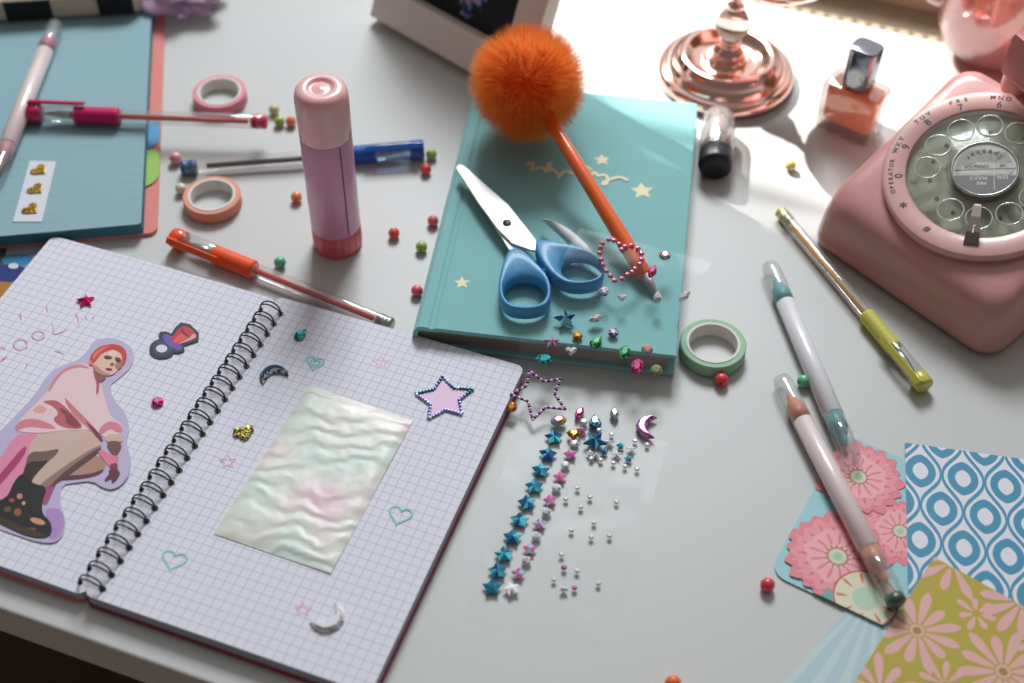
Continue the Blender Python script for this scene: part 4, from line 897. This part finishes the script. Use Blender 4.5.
# floral card: origin at its lower left corner
O, X = (769, 573), (872, 622); f_ = cc_(O, X, .6); lay = []
def gerbera(cx, cy, r, k0=0):
    lay.append(((214, 128, 140), ell(cx, cy, r*.9, r*.9, 0, 30)))
    for ring, (n, rr, c1, c2) in enumerate(((19, 1.0, (220, 128, 140), (230, 156, 164)), (17, .84, (230, 146, 156), (210, 112, 126)), (13, .62, (234, 166, 172), (214, 126, 138)))):
        for k in range(n):
            a = 2*math.pi*(k+.3*ring)/n+k0; rl = rr*r*(1+.05*math.sin(k*2.3))
            lay.append((c1, petal(cx, cy, a, r*.15, rl, r*.16))); lay.append((c2, petal(cx, cy, a, r*.2, rl*.86, r*.03)))
    lay.append(((190, 120, 110), ell(cx, cy, r*.26, r*.26))); 
    for k in range(14): a = 2*math.pi*k/14; lay.append(((232, 190, 180), ell(cx+r*.24*math.cos(a), cy+r*.24*math.sin(a), r*.035, r*.035, 0, 6)))
    lay.append(((204, 206, 180), ell(cx, cy, r*.17, r*.17))); lay.append(((156, 200, 160), ell(cx, cy, r*.09, r*.09)))
c = f_(900, 532); gerbera(c[0], c[1], 19, .2)
c = f_(858, 478); gerbera(c[0], c[1], 22)
c = f_(837, 558); gerbera(c[0], c[1], 24.5, .1)
c = f_(865, 600); R2 = 14
for k in range(6): lay.append(((96, 170, 160), petal(*f_(838, 606), R(150+k*25), 0, 9, 1.6)))
lay.append(((196, 74, 66), ell(c[0], c[1], R2+.8, R2+.8, 0, 30))); lay.append(((216, 214, 184), ell(c[0], c[1], R2, R2, 0, 30)))
for k in range(9): lay.append(((204, 110, 88), petal(c[0], c[1], 2*math.pi*k/9, 8, 13.5, .7)))
lay.append(((178, 206, 180), ell(c[0], c[1], 6, 6)))
w_ = Vector(f_(884, 628)).x
card('floral_card', O, X, 66, 94, .6, 8, (150, 200, 208), lay, 'rounded light blue card printed with pink gerbera flowers')
# blue ogee card: origin lower left, x along its top edge direction
O, X = (905, 590), (1024, 612.5)
Oz = 1.05; t0, t1_ = at(905, 443, Oz), at(1024, 459.5, Oz); xd = (t1_-t0).normalized(); yd = Vector((-xd.y, xd.x, 0)); cl = 92.0; org = t0-yd*cl
g2 = lambda x, y: ((at(x, y, Oz)-org).dot(xd), (at(x, y, Oz)-org).dot(yd))
c00, c10, c01, c02 = g2(920.3, 471.2), g2(962.8, 479), g2(941.7, 507.3), g2(919.8, 540)
px_ = Vector(c10)-Vector(c00); py_ = Vector(c02)-Vector(c00); m = MB()
BL2 = (62, 142, 176); lay = []
def ogee(c, kx, ky, n=10):
    pts = []
    for sgx, sgy in ((1, 1), (-1, 1), (-1, -1), (1, -1)):
        rng = range(n) if sgx*sgy > 0 else range(n, 0, -1)
        for k in rng:
            t = k/n; x = math.cos(t*math.pi/2)**1.0; yv = math.sin(t*math.pi/2)
            x = (.5+.5*math.cos(math.pi*t)); pts.append((sgx*x*kx, sgy*t*ky))
    return [(c[0]+p[0]*px_.x+p[1]*py_.x, c[1]+p[0]*px_.y+p[1]*py_.y) for p in pts]
def oval_pt(c, kx, ky, n=28, e=.75):
    out = []
    for k in range(n):
        a = 2*math.pi*k/n; x = math.cos(a); y = math.sin(a); s_ = 1+.0*abs(y)
        x = math.copysign(abs(x)**(1.0 if e > .9 else 1.4), x); out.append((c[0]+x*kx*px_.x+y*ky*py_.x, c[1]+x*kx*px_.y+y*ky*py_.y))
    return out
for j in range(-2, 8):
    for i in range(-3, 6):
        c = Vector(c00)+px_*(i+.5*(j % 2))+py_*(j*.5-.5*0)
        if j % 2: c = Vector(c00)+px_*(i+.5)+py_*(j*.5)
        else: c = Vector(c00)+px_*i+py_*(j*.5)
        c = (c.x, c.y)
        lay.append(((214, 216, 226), ogee(c,   .455, .455)))
        lay.append((BL2, oval_pt(c, .365, .25))); lay.append(((214, 216, 226), oval_pt(c, .185, .128)))
mats = [mat('ogee card stock', BL2, .5), mat('ogee white ink', (222, 222, 230), .5), mat('ogee blue ink', BL2, .5)]
outl = [(0, 0), (98, 0), (98, cl), (0, cl)]; m.add(prism(outl, 0, .3), 0)
for k, (c, poly) in enumerate(lay):
    q = clip(ccw(poly), inset(ccw(outl), .05))
    if len(q) > 2: m.add(flat(q, .33+.012*(k % 3)), 1 if c[0] > 200 else 2)
tag(m.build('patterned_card', mats, loc=(org.x, org.y, Oz), rot=rz(math.atan2(xd.y, xd.x))), 'square card printed with blue and white ogee ovals', 'card')
# pale rayed card
z = .2; o0 = at(858, 596, z); q = [(858, 596), (915, 560), (960, 600), (960, 730), (748, 728)]
lay = [((196, 214, 218), [(880+60*math.cos(R(a))*.1, 590), (880+280*math.cos(R(a)), 590+280*math.sin(R(a))*.8), (880+280*math.cos(R(a+5)), 590+280*math.sin(R(a+5))*.8)]) for a in range(60, 160, 11)]
bp_ = [(at(x, y, z)-o0) for x, y in q]; m = MB(); P2 = [(v.x, v.y) for v in bp_]; m.add(prism(P2, 0, .3), 0)
for c, po in lay:
    qq = clip(ccw([((at(x, y, z)-o0).x, (at(x, y, z)-o0).y) for x, y in po]), P2)
    if len(qq) > 2: m.add(flat(qq, .335), 1)
tag(m.build('rayed_card', [mat('rayed card stock', (172, 200, 208), .55), mat('pale ray ink', (188, 210, 212), .55)], loc=(o0.x, o0.y, z)), 'pale blue card with faint lighter rays beneath the others', 'card')
# olive daisy card
Oz = 1.5; t0, t1_, t2 = at(934, 557, Oz), at(1024, 607, Oz), at(870, 683, Oz); xd = (t1_-t0).normalized(); yd = Vector((-xd.y, xd.x, 0)); hh = 96; org = t0-yd*hh
g3 = lambda x, y: ((at(x, y, Oz)-org).dot(xd), (at(x, y, Oz)-org).dot(yd)); lay = []
DP = (222, 172, 166)
def daisy(x, y, r, n, a0=0, ctr=True, wr=.12, skip=()):
    c = g3(x, y)
    for k in range(n):
        if k in skip: continue
        lay.append((DP, petal(c[0], c[1], a0+2*math.pi*k/n, r*.2, r*(1+.12*math.sin(k*2.7)), r*wr)))
    if ctr: lay.append((DP, ell(c[0], c[1], r*.17, r*.17))); lay.append(((158, 142, 46), ell(c[0], c[1], r*.10, r*.10)))
daisy(917, 631, 19, 12, .2); daisy(952, 563, 18, 9, -2.8, skip=()); daisy(976, 614, 9, 7, .3, False, .17); daisy(1003, 672, 20, 12, .1); daisy(944, 685, 13, 9, .5); daisy(1022, 602, 20, 12, .4); daisy(880, 692, 17, 10, .2); daisy(1030, 640, 8, 7, 0, False, .16)
outl = [(0, 0), (96, 0), (96, hh), (0, hh)]; m = MB(); m.add(prism(outl, 0, .3), 0)
for k, (c, po) in enumerate(lay):
    q = clip(ccw(po), inset(ccw(outl), .05))
    if len(q) > 2: m.add(flat(q, .33+.001*k), 1 if c == DP else 2)
tag(m.build('daisy_card', [mat('olive stock', (178, 162, 58), .55), mat('dusty pink ink', DP, .55), mat('olive ink', (150, 134, 44), .55)], loc=(org.x, org.y, Oz), rot=rz(math.atan2(xd.y, xd.x))), 'olive yellow card with dusty pink daisies at the lower right corner', 'card')
# ------------------------------------------------------------------ picture frame leaning
P0, P1 = at(370, 23, 0), at(519, 108, 0); xd = (P1-P0).normalized(); nb_ = Vector((xd.y, -xd.x, 0)); lean = R(22)
zd = (Vector((0, 0, 1))*math.cos(lean)-nb_*math.sin(lean)); yd = zd.cross(xd); W = (P1-P0).length; e = empty('picture_frame', P0, Matrix((xd, yd, zd)).transposed())
M_fr = mat('pale frame wood', (240, 228, 220), .5); rw = 24; Hh = 150
e.location = (P0+Vector((0, 0, 5.6)))*S
def rail(x0, z0, x1, z1): return prism([(x0, z0), (x1, z0), (x1, z1), (x0, z1)], 0, 14, 1)
SW = Matrix(((1, 0, 0, 0), (0, 0, 1, 0), (0, 1, 0, 0), (0, 0, 0, 1)))
m = MB()
for a_ in ((0, 0, W, rw), (0, Hh-rw, W, Hh), (0, rw, rw, Hh-rw), (W-rw*.85, rw, W, Hh-rw)): m.add(rail(*a_), 0, False, SW)
m.build('frame_border', M_fr, e)
m = MB(); m.add(box(rw-1, 8, rw-1, W-rw*.85+1, 10, Hh-rw+1), 0)
rs = random.Random(5)
for k in range(60):
    x = 70+rs.gauss(0, 1)*5; zq = rw+5+rs.random()*45; m.add(prism(ell(x, zq, rs.uniform(1, 3), rs.uniform(1, 3), 0, 8), 7.8-.003*k, 7.9-.003*k), 1+k % 3, False, SW)
m.build('picture', [mat('dark navy picture', (10, 16, 28), .6), mat('blue dab', (90, 120, 200), .4), mat('mauve dab', (190, 160, 190), .4), mat('slate dab', (60, 70, 100), .4)], e)
tag(e, 'pale framed dark picture leaning behind the orange pompom', 'picture frame')
# ------------------------------------------------------------------ clear tube with black end
A = at(715, 168, 10.2); B = at(719, 117, 10.2); B.z = 10.2; A.z = 10.2; e = empty('clear_tube', A, frame(A, B)); Lt = (B-A).length+3
m = MB(); lx(m, [(8.2, 0), (9.6, .8), (10, 2.2), (10, 12), (9.6, 12.4)], n=32); m.build('black_end', mat('black satin plastic', (20, 24, 34), .45, coat=.2), e)
m = MB(); lx(m, [(9.2, 12.2), (9.4, 12.4), (9.4, 18), (9, 18.2)], n=32); m.build('silver_band', mat('dark silver', (120, 120, 128), .2, metal=1), e)
m = MB(); lx(m, [(9.9, 12.4), (10.1, 13), (10.1, Lt-9), (9.4, Lt-4), (7, Lt-1), (3, Lt), (0, Lt)], n=32); m.build('clear_cap', clear('tube cap', (240, 238, 238), .12, .08, .2), e)
m = MB(); lx(m, [(6.2, 18), (6.2, Lt-9), (4, Lt-8), (0, Lt-8)], n=20); m.build('inner_stem', mat('pearl white', (214, 208, 204), .25, metal=.3), e)
tag(e, 'small clear plastic tube with black end lying beside the teal book', 'tube')
# ------------------------------------------------------------------ nail polish
nL, nR = at(812, 126, 0), at(866, 150, 0); xd = (nR-nL).normalized(); yd = Vector((-xd.y, xd.x, 0)); Wn = (nR-nL).length; e = empty('nail_polish', nL+xd*Wn/2+yd*11, rz(math.atan2(xd.y, xd.x)))
M_gls = clear('bottle glass', (250, 244, 242), .08, .03, .08, edge=.7)
h2 = Wn/2; m = MB(); m.add(prism(rrect(-h2, -11, h2, 11, 4), 0, 33.5, 2.5, 3), 0, True); bt = m.build('glass_bottle', M_gls, e)
M_pol = mat('orange polish', (255, 168, 100), .25, coat=.3)
_n = M_pol.node_tree.nodes; _l = M_pol.node_tree.links; _t = _n.new('ShaderNodeBsdfTranslucent'); _t.inputs[0].default_value = (*lin((255, 180, 120)), 1); _m = _n.new('ShaderNodeMixShader'); _m.inputs[0].default_value = .5
_l.new(_n['Principled BSDF'].outputs[0], _m.inputs[1]); _l.new(_t.outputs[0], _m.inputs[2]); _l.new(_m.outputs[0], _n['Material Output'].inputs[0])
m = MB(); m.add(prism(rrect(-h2+2.8, -8.2, h2-2.8, 8.2, 3), 6.5, 31.5, 1.5, 3), 0, True); m.build('polish', M_pol, e)
m = MB(); m.add(lathe([(6.5, 31), (6.5, 34.5)], 24), 0, True); m.build('neck', mat('neck orange', (226, 92, 44), .3), e)
m = MB(); m.add(prism(rrect(-8.8, -7.8, 8.8, 7.8, 5, 6), 34, 61, 1.2, 3), 0, True); m.build('cap', mat('mirror grey cap', (150, 152, 160), .12, metal=1), e)
tag(e, 'square glass bottle of orange nail polish with silver cap', 'nail polish')
# ------------------------------------------------------------------ rose gold stand
p = at(724.5, 77, 0); e = empty('rose_gold_stand', p); M_rg = mat('polished rose gold', (255, 208, 196), .1, metal=1)
MB().add(lathe([(0, 0), (40, 0), (42.5, 1.5), (43, 4), (42, 7), (39.5, 8.6), (37.6, 8.6), (36.8, 9.6), (36.2, 12), (34, 14), (31.6, 14.4), (30.6, 15.6), (29.6, 17.6), (27.4, 18.6), (25.6, 17.8), (23, 14.6), (18, 12.4), (13, 12.6), (10.5, 15), (9.6, 18), (10, 20), (8, 22.4), (6, 24), (5.2, 27), (6.6, 29), (5, 30.5), (0, 31)], 72), 0, True).build('base', M_rg, e)
MB().add(lathe([(0, 30), (5, 30.6), (8.6, 33.6), (10.8, 38), (10.6, 42), (7.4, 48), (4.4, 51), (0, 51.6)], 40), 0, True).build('crystal_knob', mat('crystal', (250, 236, 228), .02, trans=.85, ior=1.45), e)
MB().add(lathe([(0, 51), (3.6, 51.4), (5.6, 53), (4, 55), (2.8, 58), (2.8, 66), (5, 68), (0, 69)], 32), 0, True).build('stem', M_rg, e)
m = MB(); m.add(lathe([(0, 0), (14, .6), (26, 4), (34, 11), (38, 20), (37, 20), (33, 12), (25, 5.4), (13, 2), (0, 1.6)], 56), 0, True, Matrix.Translation((20, 8, 63)) @ Matrix.Rotation(R(8), 4, 'Y')); m.build('dish', M_rg, e)
tag(e, 'polished rose gold stand with round stepped base and crystal knob', 'stand')
# ------------------------------------------------------------------ pink glass cup
p = at(985, 53.5, 0); e = empty('glass_cup', p); M_pg = clear('pink glass', (250, 214, 206), .12, .05, .18)
MB().add(lathe([(0, 1), (13, .6), (21, 3), (30, 11), (36, 24), (37.5, 44), (35, 62), (32, 78), (31, 78), (34, 62), (36.2, 44), (34.6, 25), (29, 12.4), (20, 5), (0, 3.4)], 56), 0, True).build('bowl', M_pg, e)
MB().add(lathe([(0, 4.4), (19, 6), (28, 13.5), (33.4, 25), (34.5, 32), (0, 32)], 48), 0, True).build('pink_drink', clear('rose liquid', (240, 158, 142), .05, .1, .35), e)
pts = [(-37-13*math.sin(R(a)), 0, 44-16*math.cos(R(a))+6) for a in range(0, 181, 15)]
MB().add(tube([(-36, 0, 34)]+pts+[(-33, 0, 66)], 3.2, 10), 0, True, Matrix.Rotation(R(-12), 4, 'Z')).build('handle', clear('pale pink glass', (250, 228, 222), .2, .05, .3), e)
tag(e, 'pink glass cup with a handle behind the telephone', 'cup')
# ------------------------------------------------------------------ telephone
Lc, Nc = at(818, 241, 0), at(985, 356, 0); U = (Nc-Lc).normalized(); Vv = Vector((-U.y, U.x, 0)); Lc = Lc-U*5-Vv*5; UW = (Nc-Lc).dot(U)+5; e = empty('rotary_telephone', Lc, rz(math.atan2(U.y, U.x)))
M_ph = mat('dusty pink plastic', (206, 150, 146), .3, coat=.3); M_ph2 = mat('pale pink dial ring', (218, 170, 165), .35, coat=.2)
DEP = 118.0; tl_ = R(20); h0 = 33.0; tt = math.tan(tl_)
def ztop(v): return h0+v*tt
rings = []
LV = [(1.6, 0.0, 0), (0, .03, 0), (0, .12, 0), (1.0, .45, 0), (2.2, .72, 0), (3.8, .87, 0), (6, .95, 0), (9, .985, 0), (13, 1.0, 0), (20, 1.0, 0), (30, 1.0, 0), (44, 1.0, 0)]
base = ccw(rrect(0, 0, UW, DEP, 14, 7))
for ins, k, _ in LV:
    q = [((x-UW/2)*(1-ins/(UW/2))+UW/2, (y-DEP/2)*(1-ins/(DEP/2))+DEP/2) for x, y in base]
    rings.append([(x, y, 3+ (ztop(max(0, min(DEP, y)))-3)*k) for x, y in q])
m = MB(); m.add(stack(rings), 0, True); m.build('body', M_ph, e)
for sx, sy in ((12, 12), (UW-12, 12), (12, DEP-12), (UW-12, DEP-12)):
    MB().add(lathe([(5, 0), (5.5, .5), (5.5, 4), (0, 4)], 16), 0, True, Matrix.Translation((sx, sy, 0))).build('foot', mat('black rubber', (24, 22, 24), .8), e)
# dial, its own tilted frame
dc = at(985, 175, h0+53*tt+4)-Lc; dcu, dcv = dc.dot(U), dc.dot(Vv); dz = ztop(dcv)
de = empty('dial'); de.parent = e; DM = Matrix.Translation((dcu, dcv, dz)) @ Matrix.Rotation(tl_, 4, 'X')
bpy.data.objects.remove(de)
# spin so that local +x of the dial lies along the picture's horizontal
ang0 = -math.atan2(U.y, U.x); DM = DM @ Matrix.Rotation(ang0, 4, 'Z') @ Matrix.Rotation(R(-8), 4, 'Z') @ Matrix.Diagonal((.94, .94, 1, 1))
ro = 56.0
def dpart(m, name, mt, par=e): return m.build(name, mt, par)
m = MB(); m.add(lathe([(42.6, .5), (42.6, 4.6), (42.9, 5.3), (43.4, 5.6), (54, 5.6), (ro-.7, 5.2), (ro, 3.8), (ro-.4, -1), (42, -1), (42.6, .5)], 96), 0, True, DM)
ringo = dpart(m, 'dial_ring', M_ph2)
m = MB(); m.add(lathe([(0, 1.6), (42.8, 1.6)], 72), 0, False, DM)
for k in range(11):
    a = R(82+25.4*k); m.add(prism(ell(29.5*math.cos(a), 29.5*math.sin(a), 1.25, 1.25, 0, 10), 1.7, 2.0), 1, False, DM)
plate = dpart(m, 'number_plate', [mat('pale green plate', (204, 208, 194), .45), mat('black dot', (24, 24, 24), .5)])
M_fw = clear('clear finger wheel', (253, 254, 251), .01, .1, .03, edge=.15)
m = MB(); n = 96
wheel = [(16.5, 7.2), (20, 6.6), (40.5, 5.2), (41.8, 4.2), (41.8, 2.2)]
# finger wheel as a disc with holes: fan pieces around each hole
hc = 31.0; hr_ = 7.0; HN = 10; off = 90
def hole_cell(a0, a1, mid, hole):
    outp = [];
    for t in range(25): a = a0+(a1-a0)*t/24; outp.append((41.2*math.cos(a), 41.2*math.sin(a)))
    outp += [(r_*math.cos(a1), r_*math.sin(a1)) for r_ in (39.6, 38, 36.4, 34.8, 33.2, 31.6, 30, 28.4, 26.8, 25.2, 23.6, 22.2)]
    for t in range(25): a = a1+(a0-a1)*t/24; outp.append((21*math.cos(a), 21*math.sin(a)))
    outp += [(r_*math.cos(a0), r_*math.sin(a0)) for r_ in (22.2, 23.6, 25.2, 26.8, 28.4, 30, 31.6, 33.2, 34.8, 36.4, 38, 39.6)]
    cx, cy = hc*math.cos(mid), hc*math.sin(mid); inn = []
    for p_ in outp:
        aa = math.atan2(p_[1]-cy, p_[0]-cx); inn.append((cx+hr_*math.cos(aa), cy+hr_*math.sin(aa)))
    k_ = len(outp); v = [(x, y, 6.2) for x, y in outp]+[(x, y, 6.2) for x, y in inn]+[(x, y, 3.4) for x, y in inn]
    f = [(i, (i+1) % k_, k_+(i+1) % k_, k_+i) for i in range(k_)]+[(k_+i, k_+(i+1) % k_, 2*k_+(i+1) % k_, 2*k_+i) for i in range(k_)]
    return v, f
for k in range(12):
    mid = R(83+30*k)
    if k == 4:
        aa_ = [mid-R(15)+R(30)*t/8 for t in range(9)]; m.add(([(41.2*math.cos(a), 41.2*math.sin(a), 6.2) for a in aa_]+[(21*math.cos(a), 21*math.sin(a), 6.2) for a in aa_], [(t, t+1, 10+t, 9+t) for t in range(8)]), 0, False, DM); continue
    m.add(hole_cell(mid-R(15), mid+R(15), mid, True), 0, False, DM)
m.add(lathe([(41.2, 6.2), (42.0, 5.4), (42.0, 3)], 72), 0, True, DM); m.add(lathe([(16, 8.2), (18, 8.0), (21, 6.2)], 72), 0, True, DM)
fw = dpart(m, 'finger_wheel', M_fw)
M_rim = clear('hole rim plastic', (252, 254, 250), .2, .05, .5)
rim = None
for k in range(12):
    if k == 4: continue
    mid = R(83+30*k); pts = [(hc*math.cos(mid)+(hr_+.1)*math.cos(R(a)), hc*math.sin(mid)+(hr_+.1)*math.sin(R(a)), 6.2) for a in range(0, 360, 15)]
    mm_ = MB(); mm_.add(tube(pts, .45, 6, True), 0, True, DM); o = dpart(mm_, 'hole_rim', M_rim, fw)
# centre label
m = MB(); m.add(lathe([(0, 8.2), (17.2, 8.2), (17.2, 4)], 48), 0, False, DM)
GY = mat('label grey', (120, 122, 124), .4)
half = [(17*math.cos(R(a)), 17*math.sin(R(a))) for a in range(193, 348, 6)]; m.add(prism(half+[], 8.22, 8.3), 1, False, DM)
m.add(box(-16.8, -.2, 8.3, 16.8, .0, 8.36), 2, False, DM)
ct = dpart(m, 'centre_label', [mat('label silver', (206, 204, 200), .5), GY, mat('label line', (90, 90, 92), .5)])
dpart(MB().add(lathe([(17, 6), (18.4, 6.4), (18.6, 8.2), (17.8, 9.2), (17, 8.6), (17, 6)], 64), 0, True, DM), 'chrome_bezel', M_silver, ct)
m = MB(); T180 = DM @ Matrix.Rotation(R(180), 4, 'Z')
def put(m, s, x, y, size, rot=0, z=8.42, mi=0, T=T180, bold=.1): v, f = text_mesh(s, size, 0, bold); m.add((v, f), mi, False, T @ Matrix.Translation((x, y, z)) @ Matrix.Rotation(R(rot), 4, 'Z'))
for i, ch in enumerate('Speaker'):
    a = R(-90+(-48+16*i)); 
    put(m, ch, 11.6*math.cos(a), 11.6*math.sin(a), 4.8, math.degrees(a)+90, bold=.0)
put(m, 'OPERATOR', 4.4, -1.9, 2.6, bold=.02); put(m, '100', -10, -1.9, 2.6, bold=.02)
for s_, x, y in (('DIAL', -9, 6.0), ('999', -9, 2.6), ('FIRE', 2, 9.4), ('POLICE', 3.6, 6.0), ('AMBULANCE', 5.4, 2.6)): put(m, s_, x, y, 2.9, mi=1, bold=.03)
m.add(box(-4.9, -3.4, 8.36, -4.6, 14, 8.42), 1, False, T180)
lt = dpart(m, 'label_lettering', [mat('dark grey ink', (70, 70, 72), .5), mat('white ink', (226, 226, 224), .5)], ct)
m = MB(); M_ink = mat('black dial ink', (22, 22, 22), .5)
def ringtext(s, aa, rad, size, bold=.12):
    put(m, s, 0, 0, size, z=0, T=DM @ Matrix.Rotation(R(aa-90), 4, 'Z') @ Matrix.Translation((0, rad, 5.66)), bold=bold)
for s_, l_, aa in (('4', 'GHI', 28), ('5', 'JKL', 53), ('6', 'MNO', 78.5), ('7', 'PRS', 105), ('8', 'TUV', 130.5), ('9', 'WXY', 156)):
    ringtext(s_, aa, 46.3, 6.2, .14)
    for i, ch in enumerate(l_): ringtext(ch, aa+(1-i)*4.8, 51.0, 3.9, .12)
ringtext('0', 181, 46.3, 6.2, .14)
for i, ch in enumerate('OPERATOR'): ringtext(ch, 181+(3.5-i)*3.4, 50.8, 3.4, .12)
ringtext('*', 205, 46.6, 9.5, .16); ringtext('#', 229.5, 48.5, 5.6, .14)
dpart(m, 'dial_lettering', M_ink, ringo)
# finger stop
fa = R(252); m = MB(); ux, uy = math.cos(fa), math.sin(fa)
FM = DM @ Matrix.Rotation(fa+R(8), 4, 'Z')
sec = [(24.5, 10.0), (26, 10.6), (33, 10.4), (42, 9.2), (47.5, 7.0), (48.8, 5.6)]; wd = [1.6, 2.2, 2.7, 3.6, 4.0, 4.0]
v = []; f = []
for (x, z_), w2 in zip(sec, wd): v += [(x, -w2, z_), (x, w2, z_), (x, w2, z_-1.3), (x, -w2, z_-1.3)]
for k in range(len(sec)-1):
    for j in range(4): f.append((4*k+j, 4*k+(j+1) % 4, 4*k+4+(j+1) % 4, 4*k+4+j))
f += [(0, 1, 2, 3), tuple(4*(len(sec)-1)+j for j in (3, 2, 1, 0))]
m.add((v, f), 0, False, FM)
stp = dpart(m, 'finger_stop', mat('worn chrome', (140, 128, 122), .42, metal=.8))
m = MB()
for i, ch in enumerate('1946'):
    put(m, ch, 0, 0, 4.6, z=0, T=FM @ Matrix.Translation((41.5-3.6*i, 0, 9.5+.25*i)) @ Matrix.Rotation(R(90), 4, 'Z'), bold=.1)
dpart(m, 'stop_lettering', mat('white paint', (236, 236, 236), .5), stp)
# cradle and handset end at the far side
M_hs = mat('handset pink', (206, 120, 112), .3, coat=.3)
h1 = at(1000, 62, 84)-Lc; hu, hv = h1.dot(U), h1.dot(Vv)
m = MB(); m.add(prism(rrect(hu+4, hv-4, UW-6, hv+24, 6), 40, 84, 3), 0, True); m.build('cradle', M_ph, e)
m = MB(); Mh = Matrix.Translation((hu+5, hv-6, 82)) @ Matrix.Rotation(R(12), 4, 'Z')
m.add(prism([(0, 0), (30, -16), (46, 14), (16, 32)], 0, 27, 2.5, 2), 0, False, Mh); m.add(prism(rrect(30, 0, 90, 22, 6), 16, 36, 4), 0, True, Mh); m.build('handset', M_hs, e)
tag(e, 'dusty pink retro telephone with a clear finger wheel dial', 'telephone')
